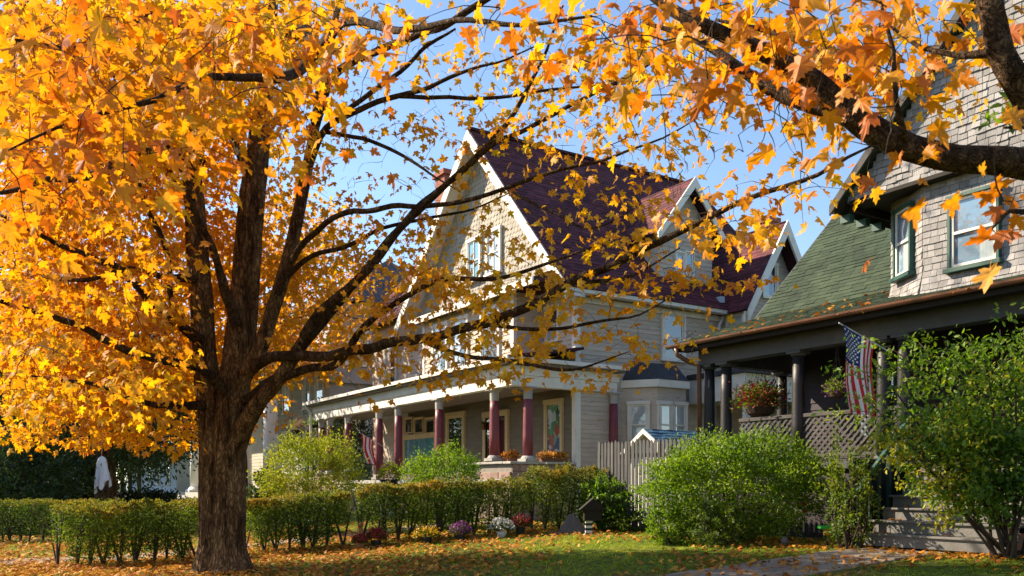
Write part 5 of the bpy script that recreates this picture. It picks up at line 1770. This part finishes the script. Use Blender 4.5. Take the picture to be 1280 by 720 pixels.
bush("dark_shrub", "dark green shrub mass behind the left hedge at the picture edge", at(25, 26.5, 1.6), (1.9, 1.2, 1.7), 9000, .13, "dark_tree_leaf", 65, stems=8, tpl=OV)
bush("dark_shrub", "dark rounded shrub behind the left hedge next to the ghost", at(88, 31, 1.5), (1.5, 1.1, 1.5), 8000, .13, "dark_tree_leaf", 66, stems=8, tpl=OV)
bush("dark_shrub", "low dark shrub between the ghost and the maple trunk, behind the hedge", at(178, 34, .75), (1.6, 1.0, .55), 4500, .13, "dark_tree_leaf", 67, stems=8, tpl=OV)
# arching shrub by the steps, stems leaning to the left
def arching_shrub():
    bx, by = at(1262, 11.6, 0)[:2]
    g = ground(bx, by)
    T = thing("arching_shrub", (bx, by, g), "large green shrub with dark stems leaning left over the grey steps", "shrub")
    off = (bx, by, g)
    r = random.Random(61)
    tips = [(1105, 470, 11.2), (1130, 445, 11.8), (1160, 440, 11.1), (1180, 425, 11.6), (1215, 425, 11.3), (1250, 412, 11.6), (1280, 410, 11.2), (1310, 430, 11.5), (1330, 470, 11.8), (1340, 540, 11.2),
            (1110, 540, 11.0), (1150, 520, 10.9), (1195, 480, 10.8), (1235, 460, 10.9), (1270, 470, 10.8), (1125, 572, 11.3), (1300, 520, 10.9), (1098, 515, 11.6), (1200, 540, 11.9), (1290, 590, 11.0)]
    P_, big = [], []
    for i, (x, y, Y) in enumerate(tips):
        e = P(x, y, Y)
        s = Vector((bx + r.gauss(0, .10), by + r.gauss(0, .08), g - .05))
        c1 = s.lerp(e, .35) + Vector((r.uniform(-.05, .1), 0, r.uniform(-.02, .10)))
        c2 = s.lerp(e, .7) + Vector((0, 0, r.uniform(.05, .2)))
        rr = r.uniform(.014, .030)
        pts = catmull([(s, rr), (c1, rr * .85), (c2, rr * .6), (e, rr * .22)], .12)
        m = MB(off); m.tube([p for p, q in pts], [q for p, q in pts], 7, wob=limb_wob)
        nP = len(pts)
        for q in range(22):
            a = pts[int(nP * r.uniform(.35, .98))][0]
            b = a + Vector((r.gauss(-.05, .22), r.gauss(0, .22), r.uniform(-.05, .28)))
            m.tube([a, a.lerp(b, .5) + Vector((0, 0, .02)), b], [.007, .005, .002], 4)
            P_.append((b, r.random()))
        m.build("stem", "stem_wood", T)
    pos, yel = [], []
    for b, u in P_:
        n = r.randint(24, 38)
        q = np.array(b) + nrg.normal(size=(n, 3)) * np.array([.12, .12, .07])
        pos.append(q)
        px, py = 640 + b.x / b.y * FPX, HOR - (b.z - EYE) / b.y * FPX
        isy = (py > 525 and px < 1215 and u < .42) or u < .05  # lower left sprays take the sunlit yellow as painted colour
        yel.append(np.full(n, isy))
    pos, yel = np.concatenate(pos), np.concatenate(yel)
    ax = rand_dirs(len(pos)) + np.array([-.2, 0, -.35])
    nr = rand_dirs(len(pos)) * .8 + np.array([0, -.3, .7])
    R3, sc = frames(ax, nr), nrg.uniform(.05, .10, len(pos))
    for nm, mk, mt in (("foliage", ~yel, "shrub_leaf"), ("bright_foliage", yel, "shrub_lit_leaf")):
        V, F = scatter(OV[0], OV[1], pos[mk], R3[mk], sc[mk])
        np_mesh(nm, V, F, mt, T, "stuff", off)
arching_shrub()

# ------------------------------------------------------------------ flowers and small garden things
def mum(label, px, Y, w, flower, seed, pot="terracotta", lift=0.0, hf=1.0):
    x, y = gp(px, Y)
    g = ground(x, y) + lift
    T = thing("potted_mum", (x, y, g), label, "potted plant")
    off = (x, y, g)
    m = MB(off); m.lathe(x, y, [(.07, g - .01), (.08, g + .01), (.10, g + .10), (.11, g + .10), (.11, g + .13)], 14); m.build("pot", pot, T)
    r = w / 2
    c = np.array([x, y, g + .10 + r * .40 * hf])
    n = 1100
    d = rand_dirs(n); d[:, 2] = np.abs(d[:, 2]) * 1.0 - .25
    pos = c + d * np.array([r, r, r * .75 * hf]) * nrg.uniform(.5, .93, (n, 1))
    V, F = scatter(DI[0], DI[1], pos, frames(d + rand_dirs(n) * .7, rand_dirs(n)), nrg.uniform(.03, .055, n))
    np_mesh("foliage", V, F, "hedge_leaf", T, "stuff", off)
    n = 520
    d = rand_dirs(n); d[:, 2] = np.abs(d[:, 2]) * 1.1 - .12
    pos = c + d * np.array([r, r, r * .8 * hf]) * nrg.uniform(.7, 1.12, (n, 1)) * (1 + .25 * np.array([noise.noise(Vector(q) * 2 + Vector((seed, 0, 0))) for q in d])[:, None])
    V, F = scatter(DI[0] * np.array([1.5, 1, 1]), DI[1], pos, frames(d * .5 + rand_dirs(n), d), nrg.uniform(.025, .05, n))
    np_mesh("blossoms", V, F, flower, T, "stuff", off)
mum("maroon mums in a pot at the left end of the flower row", 470, 17.2, .46, "red_flower", 1, pot="black_paint")
mum("yellow mums in a low pot between the maroon and purple ones", 533, 17.2, .58, "yellow_flower", 2, hf=.7, pot="black_paint")
mum("purple mums in a pot in front of the hedge", 575, 17.3, .46, "purple_flower", 3, pot="black_paint")
mum("white mums in a pale pot in front of the hedge", 627, 17.6, .5, "white_flower", 4, pot="white_pot")
mum("dark red mums in a pot at the right end of the flower row", 650, 17.9, .46, "red_flower", 5, pot="black_paint", lift=.05)
mum("small maroon mums right at the foot of the iron hedge post", 450, 17.0, .3, "red_flower", 6)

def urn():
    a, z = front(487, 590, 11.6)
    w = W(a, 11.6)
    g = ground(w.x, w.y)
    T = thing("flower_urn", (w.x, w.y, g), "black urn of pink and yellow flowers on a stone pedestal before the porch", "urn")
    off = (w.x, w.y, g)
    m = MB(off); m.box(w.x - .25, w.x + .25, w.y - .25, w.y + .25, g - .05, g + .62); m.build("pedestal", "stone_grey", T, bevel=.02)
    b = g + .62
    m = MB(off); m.lathe(w.x, w.y, [(.17, b), (.17, b + .04), (.07, b + .10), (.06, b + .16), (.2, b + .28), (.28, b + .46), (.33, b + .5), (.33, b + .53)], 18); m.build("urn", "black_iron", T, smooth=False)
    for nm, mat, n, s in (("foliage", "bush_leaf", 900, .08), ("pink_blossoms", "pink_flower", 160, .07), ("yellow_blossoms", "yellow_flower", 220, .06)):
        d = rand_dirs(n); d[:, 2] = np.abs(d[:, 2])
        pos = np.array([w.x, w.y, b + .55]) + d * np.array([.38, .38, .5]) * nrg.uniform(.6, 1.05, (n, 1))
        V, F = scatter(DI[0], DI[1], pos, frames(d + rand_dirs(n) * .6, rand_dirs(n) + d), nrg.uniform(.6, 1.2, n) * s)
        np_mesh(nm, V, F, mat, T, "stuff", off)
urn()

def basket(label, c, r, flower, n, top, leaf="bush_leaf", wires=3):
    T = thing("hanging_basket", c, label, "hanging basket")
    x, y, z = c
    m = MB(c); m.lathe(x, y, [(r * .25, z), (r * .5, z + r * .15), (r * .62, z + r * .4)], 14); m.build("basket", "stem_wood", T)
    for i in range(wires):
        t = 6.28 * i / wires
        m = MB(c); m.tube([(x + r * .55 * math.cos(t), y + r * .55 * math.sin(t), z + r * .4), (x, y, top)], [.005, .005], 4); m.build("wire", "black_iron", T)
    for nm, mat, k, s in (("foliage", leaf, n, .07), ("blossoms", flower, n, .06)):
        d = rand_dirs(k)
        d[:, 2] = np.where(d[:, 2] < -.3, -d[:, 2], d[:, 2])
        kk = nrg.uniform(.35, 1.05, (k, 1)) * (1 + .2 * nrg.normal(size=(k, 1)))
        pos = np.array([x, y, z + r * .6]) + d * np.array([r, r, r * .85]) * kk
        V, F = scatter(DI[0], DI[1], pos, frames(d + rand_dirs(k) * .8, rand_dirs(k)), nrg.uniform(.5, 1.2, k) * s)
        np_mesh(nm, V, F, mat, T, "stuff", c)
w = P(950, 522, 17.6)
basket("hanging basket overflowing with red flowers under the dark porch beam", tuple(w), .50, "red_flower", 1900, 4.1, leaf="hedge_leaf")
w = P(372, 543, 41.0)
basket("hanging basket of pink flowers beside the white column", tuple(w), .48, "pink_flower", 500, 4.2)
w = P(392, 535, 39.5)
basket("small green hanging basket at the left end of the cream porch", tuple(w), .32, "bush_leaf", 400, 4.2)
w = P(1046, 498, 15.9)
basket("basket of purple and green leaves hanging behind the large flag", tuple(w), .22, "purple_flower", 260, 4.1)

# flags
def flag(name, label, tip, base, hoist, fly, stars, seed, nst=13, swing=(0, 0, 0), folds=4.5, amp=.05):
    """tip/base: ends of the pole; the cloth hangs from the pole's outer part"""
    tip, base = Vector(tip), Vector(base)
    T = thing(name, tuple(base), label, "flag")
    off = tuple(base)
    d = (base - tip).normalized()
    m = MB(off); m.tube([base, tip - d * .04], [.014, .012], 8); m.lathe(0, 0, [(.0, 0), (.0, 0)], 3) if False else None
    m.build("pole", "aluminium", T)
    nu, nv = nst * 3, 30
    r = random.Random(seed)
    ph = r.uniform(0, 6)
    side = Vector((d.y, -d.x, 0)).normalized()
    def pt(u, v):      # u along hoist from the tip, v down the fly
        p = tip + d * (.03 + u * hoist)
        gather = 1 - .12 * v
        q = tip + d * (.03 + hoist * (.5 + (u - .5) * gather))
        q = q + Vector((0, 0, -1)) * v * fly * (1 - .10 * u * v) + Vector(swing) * v * v
        q = q + side * (amp * (.25 + v) * math.sin(u * folds * 2.1 + ph + v * 1.5)) + d * (.03 * math.sin(v * 7 + u * 3))
        q.z += (p.z - q.z) * (1 - v) * .0
        return q
    m = MB(off)
    k = len(m.v)
    for j in range(nv + 1):
        for i in range(nu + 1):
            m.v.append(tuple(pt(i / nu, j / nv)))
    for j in range(nv):
        for i in range(nu):
            s = i // 3
            mi = s % 2
            if stars and i < 7 * 3 and j < nv * .4:
                mi = 2
            m.f.append((j * (nu + 1) + i, j * (nu + 1) + i + 1, (j + 1) * (nu + 1) + i + 1, (j + 1) * (nu + 1) + i)); m.m.append(mi)
    m.build("cloth", ["flag_red", "flag_white", "flag_blue"], T, smooth=True)
    if stars:
        st = MB(off)
        for row in range(9):
            for c in range(6 if row % 2 == 0 else 5):
                uu = (row + .8) / 10.2 * 7 / 13
                vv = (c + (.6 if row % 2 == 0 else 1.1)) / 6.4 * .4
                e = .004
                p = pt(uu, vv); px_ = (pt(uu + e, vv) - p).normalized(); py_ = (pt(uu, vv + e) - p).normalized()
                nn = px_.cross(py_).normalized()
                for sgn in (1, -1):
                    vs = []
                    for q in range(10):
                        R = .026 if q % 2 == 0 else .011
                        t = q * math.pi / 5
                        vs.append(p + px_ * R * math.cos(t) + py_ * R * math.sin(t) + nn * .004 * sgn)
                    st.add(vs, [tuple(range(10))])
        st.build("stars", "flag_white", T, kind="stuff")
    return T
tip = W(-9.32, 12.45, 4.17); bs = W(-9.0, 13.36, 3.72)
flag("flag", "large stars and stripes flag hanging from the dark porch beam", tip, bs, .68, 1.42, True, 3, swing=(.06, 0, 0), amp=.07)
_c = front(498, 568, 12.9)
bs = W(_c[0], 12.74, _c[1] + .05)
tp = P(437, 530, bs.y - 1.4)
flag("flag", "small red and white striped flag on a pole at the cream porch", P(450, 541, bs.y - 1.2), bs, .62, .95, False, 8, nst=7, swing=(.15, 0, 0), amp=.05)

# hanging cloth ghost
def ghost():
    c = P(127, 571, 27.6)
    T = thing("ghost_decoration", tuple(c), "white cloth ghost hanging from the dark tree at left", "decoration")
    off = tuple(c)
    m = MB(off)
    n = 40
    prof = [(.03, .02), (.10, -.02), (.14, -.10), (.15, -.2), (.17, -.35), (.20, -.55), (.22, -.72), (.22, -.85)]
    k = 0
    for j, (r, z) in enumerate(prof):
        for i in range(n):
            t = 2 * math.pi * i / n
            f = j / (len(prof) - 1)
            rr = r * (1 + .22 * f * math.sin(6 * t + .5 * j) + .1 * f * math.sin(11 * t))
            zz = z - f * .22 * max(0, math.cos(t + 2.4)) - f * f * .12 * math.sin(4 * t)
            m.v.append((c.x + rr * math.cos(t) + .03 * f * f, c.y + rr * math.sin(t), c.z + zz))
    for j in range(len(prof) - 1):
        for i in range(n):
            m.f.append((j * n + i, j * n + (i + 1) % n, (j + 1) * n + (i + 1) % n, (j + 1) * n + i)); m.m.append(0)
    m.f.append(tuple(range(n))); m.m.append(0)
    m.build("cloth", "ghost_cloth", T, smooth=True)
    m = MB(off); m.tube([c, (c.x, c.y + .1, c.z + 1.6)], [.006, .006], 4); m.build("string", "ghost_cloth", T)
ghost()

def little_things():
    # striped post with a dark little birdhouse
    x, y = gp(742, 17.8); g = ground(x, y)
    T = thing("birdhouse", (x, y, g), "small dark birdhouse on a black and white striped post near the fence", "birdhouse")
    off = (x, y, g)
    for i in range(6):
        m = MB(off); m.box(x - .17, x - .03, y - .06, y + .06, g + i * .05 - .02, g + i * .05 + .029); m.build("stripe", "white_pot" if i % 2 else "black_paint", T)
    m = MB(off); m.box(x - .20, x + .16, y - .14, y + .14, g + .281, g + .52); m.build("box", "soffit_dark", T)
    m = MB(off); m.prism([(x - .30, y - .2, g + .50), (x + .26, y - .2, g + .50), (x - .02, y - .2, g + .74)], (0, .4, 0)); m.build("roof", "soffit_dark", T)
    # leaning gravestone decoration
    x, y = gp(716, 18.0); g = ground(x, y)
    T = thing("gravestone_decoration", (x, y, g), "grey pointed gravestone decoration leaning in front of the hedge", "decoration")
    off = (x, y, g)
    m = MB(off); m.prism([(x - .30, y, g - .02), (x + .30, y, g - .02), (x + .24, y + .05, g + .16), (x + .04, y + .12, g + .40), (x - .06, y + .12, g + .41), (x - .25, y + .05, g + .15)], (0, .08, 0)); m.build("slab", "tomb_grey", T, bevel=.012)
    m = MB(off); m.box(x - .45, x + .43, y - .05, y + .2, g - .05, g + .04); m.build("plinth", "tomb_grey", T)
    # black iron post in the hedge gap
    x, y = gp(451, 17.1); g = ground(x, y)
    T = thing("iron_post", (x, y, g), "short rusty post standing at the maroon mums in the lawn edge", "post")
    m = MB((x, y, g)); m.box(x - .035, x + .035, y - .035, y + .035, g - .05, g + .42); m.build("shaft", "rust_brown", T, bevel=.008)
    m = MB((x, y, g)); m.lathe(x, y, [(.03, g + .42), (.055, g + .44), (.05, g + .49), (.01, g + .52)], 10); m.build("finial", "rust_brown", T)
    # small round garden light, green ornament, little striped pennant
    x, y = gp(981, 14.0); g = ground(x, y)
    T = thing("garden_light", (x, y, g), "small round grey garden light in front of the rounded bush", "lamp")
    m = MB((x, y, g)); m.lathe(x, y, [(.02, g - .02), (.02, g + .04), (.05, g + .05), (.065, g + .095), (.05, g + .14), (.02, g + .16)], 14); m.build("globe", "tomb_grey", T, smooth=True)
    m = MB((x, y, g)); m.lathe(x, y, [(.09, g - .01), (.09, g + .03)], 12); m.build("foot", "black_paint", T)
    x, y = gp(1034, 13.7); g = ground(x, y)
    T = thing("garden_ornament", (x, y, g), "little garden ornament with bright green flat top beside the steps", "ornament")
    m = MB((x, y, g)); m.box(x - .13, x + .13, y - .08, y + .08, g + .30, g + .35); m.build("top", "green_plastic", T, bevel=.012)
    m = MB((x, y, g)); m.box(x - .05, x + .05, y - .04, y + .04, g + .2, g + .299); m.build("body", "yellow_flower", T)
    m = MB((x, y, g)); m.box(x - .012, x + .012, y - .012, y + .012, g - .05, g + .199); m.build("stake", "black_iron", T)
    x, y = gp(1006, 15.0); g = ground(x, y)
    T = thing("garden_pennant", (x, y, g), "small red and white striped pennant on a stake beside the round bush", "pennant")
    m = MB((x, y, g)); m.box(x - .008, x + .008, y - .008, y + .008, g - .05, g + .82); m.build("stake", "black_iron", T)
    for i in range(6):
        m = MB((x, y, g)); m.box(x - .055 + .004 * i, x + .055 - .002 * i, y - .015 - .004 * (i % 3), y - .009 - .004 * (i % 3), g + .80 - .06 * (i + 1) + .001, g + .80 - .06 * i); m.build("stripe", "flag_red" if i % 2 == 0 else "flag_white", T)
    x, y = gp(1266, 12.4); g = ground(x, y)
    T = thing("clay_pot", (x, y, g), "terracotta flower pot half hidden under the arching shrub", "pot")
    m = MB((x, y, g)); m.lathe(x, y, [(.09, g), (.14, g + .24), (.16, g + .24), (.16, g + .30), (.13, g + .30), (.12, g + .26)], 16); m.build("body", "terracotta", T)
    # iron gate posts and rusty wire deer ornaments on the porch parapet
    for i, (px, zt) in enumerate(((598, 2.12), (690, 2.12))):
        pass
little_things()

def parapet_flowers(label, b0, b1, a, z):
    c = W(a, (b0 + b1) / 2, z)
    T = thing("flower_box", tuple(c), label, "flower box")
    off = tuple(c)
    p, q = W(a, b0, z), W(a, b1, z)
    m = MB(off); m.beam(p + Vector((0, 0, .06)), q + Vector((0, 0, .06)), .2, .118); m.build("box", "rust_brown", T)
    n = 420
    t = nrg.uniform(0, 1, (n, 1))
    pos = np.array(p) + (np.array(q) - np.array(p)) * t + nrg.normal(size=(n, 3)) * np.array([.07, .07, .04]) + np.array([0, 0, .17])
    V, F = scatter(DI[0], DI[1], pos, frames(rand_dirs(n) + np.array([0, 0, .8]), rand_dirs(n)), nrg.uniform(.06, .13, n))
    np_mesh("dried_flowers", V, F, "fallen_leaf", T, "stuff", off)
parapet_flowers("box of dry orange flowers between the two corner columns of the cream porch", 13.05, 13.35, -20.75, 2.125)
parapet_flowers("box of dry brown flowers on the parapet below the painted window", 13.85, 14.7, -20.2, 2.12)

# ------------------------------------------------------------------ grass and fallen leaves
def on_walk(a, b):
    return (-8.4 < a < -7.0 and b < 11.8) or (-19.65 < a < -18.45 and b < 11.55)

def lawn():
    n = 150000
    x = nrg.uniform(-17, 11, n); y = nrg.uniform(9.3, 24.5, n)
    keep = np.abs(x / y) < .72
    x, y = x[keep], y[keep]
    # more, finer tufts up close
    P_, H_ = [], []
    for xi, yi in zip(x, y):
        a, b = AB(xi, yi)
        e = .16 * noise.noise(Vector((xi * 2.3, yi * 2.3, 4))) + .07
        if b > 12.2 or (on_walk(a, b) and on_walk(a - e, b) and on_walk(a + e, b)):
            continue
        d = noise.noise(Vector((xi * .5, yi * .5, 3))) + .5 * noise.noise(Vector((xi * 2, yi * 2, 1)))
        if (xi + 4.8) ** 2 + (yi - 14.5) ** 2 < 1.4 + d:
            continue
        if d < -.35 and (xi * 977 + yi * 131) % 1 > .3:
            continue
        P_.append((xi, yi, ground(xi, yi) - .004))
        H_.append(.075 + .035 * d)
    pos = np.array(P_)
    ax = nrg.normal(size=(len(pos), 3)) * .32 + np.array([0, 0, 1])
    V, F = scatter(BL[0], BL[1], pos, frames(ax, rand_dirs(len(pos))), np.array(H_) * nrg.uniform(.6, 1.4, len(pos)))
    np_mesh2 = np_mesh("grass", V, F, "grass", None, "stuff")
    props(np_mesh2, "short green lawn grass between the hedges and the front walk", "grass")
lawn()

def litter():
    n = 40000
    x = nrg.uniform(-17, 11, n * 2); y = nrg.uniform(9.3, 24.5, n * 2)
    P_ = []
    r = random.Random(77)
    for xi, yi in zip(x, y):
        if abs(xi / yi) > .72:
            continue
        a, b = AB(xi, yi)
        if b > 12.6:
            continue
        dt = math.hypot(xi + 4.8, yi - 14.5)
        den = .08 + .8 * math.exp(-(dt / 4.5) ** 2) + .42 * noise.noise(Vector((xi * .45, yi * .45, 8)))
        if xi < -5: den += .25
        hd = (yi - (16.0 + (xi + 8.45) * .333)) / .75
        if xi < 2.4: den += .55 * math.exp(-hd * hd)
        if -8.9 < a < -6.5: den += .18
        if b > 11 and a > -12: den += .3
        if on_walk(a, b): den *= .8
        if r.random() > den:
            continue
        P_.append((xi, yi, ground(xi, yi) + (.035 if not on_walk(a, b) else .045) + r.uniform(0, .02)))
    pos = np.array(P_)
    print("litter", len(pos))
    ax = nrg.normal(size=(len(pos), 3)) * np.array([1, 1, .25])
    nr = nrg.normal(size=(len(pos), 3)) * .35 + np.array([0, 0, 1])
    tv = MLs[0].copy(); tv[:, 2] *= 1.8
    V, F = scatter(tv, MLs[1], pos, frames(ax, nr), nrg.uniform(.05, .095, len(pos)))
    o = np_mesh("fallen_leaves", V, F, "fallen_leaf", None, "stuff")
    props(o, "orange and brown maple leaves scattered over the lawn", "leaves")
    # drifts on the steps and at the shrub
    q = []
    for i in range(7):
        for k in range(7 if i < 4 else 3):
            w = W(r.uniform(-8.4, -8.0) if r.random() < .7 else r.uniform(-8.0, -6.3), 11.75 + .25 * i + r.uniform(.02, .2), .56 + .191 * (i + 1) + .015)
            q.append(tuple(w))
    pos = np.array(q)
    V, F = scatter(tv, MLs[1], pos, frames(nrg.normal(size=(len(pos), 3)) * np.array([1, 1, .2]), nrg.normal(size=(len(pos), 3)) * .3 + np.array([0, 0, 1])), nrg.uniform(.07, .12, len(pos)))
    o = np_mesh("step_leaves", V, F, "fallen_leaf", None, "stuff")
    props(o, "dry brown leaves lying on the grey porch steps", "leaves")
litter()

def roof_leaves():
    r = random.Random(99)
    q = []
    for _ in range(70):           # green porch roof
        a, b = r.uniform(-13.8, -9.0), 13.0 + 2.4 * r.random() ** 2
        q.append(tuple(W(a, b, 4.5 + (b - 13.0) * .32 + .035)))
    for _ in range(40):
        a = r.uniform(-13.8, -4)
        q.append(tuple(W(a, 12.895, 4.45)))
    for _ in range(60):           # cream house porch roof
        a, b = r.uniform(-35, -20), r.uniform(12.55, 13.9)
        q.append(tuple(W(a, b, 4.96 + (b - 12.5) * .168 + .035)))
    pos = np.array(q)
    tv = MLs[0].copy(); tv[:, 2] *= 1.8
    V, F = scatter(tv, MLs[1], pos, frames(nrg.normal(size=(len(pos), 3)) * np.array([1, 1, .2]), nrg.normal(size=(len(pos), 3)) * .3 + np.array([0, 0, 1])), nrg.uniform(.07, .12, len(pos)))
    props(np_mesh("roof_leaves", V, F, "fallen_leaf", None, "stuff"), "fallen leaves caught on the porch roofs and in the gutter", "leaves")
roof_leaves()
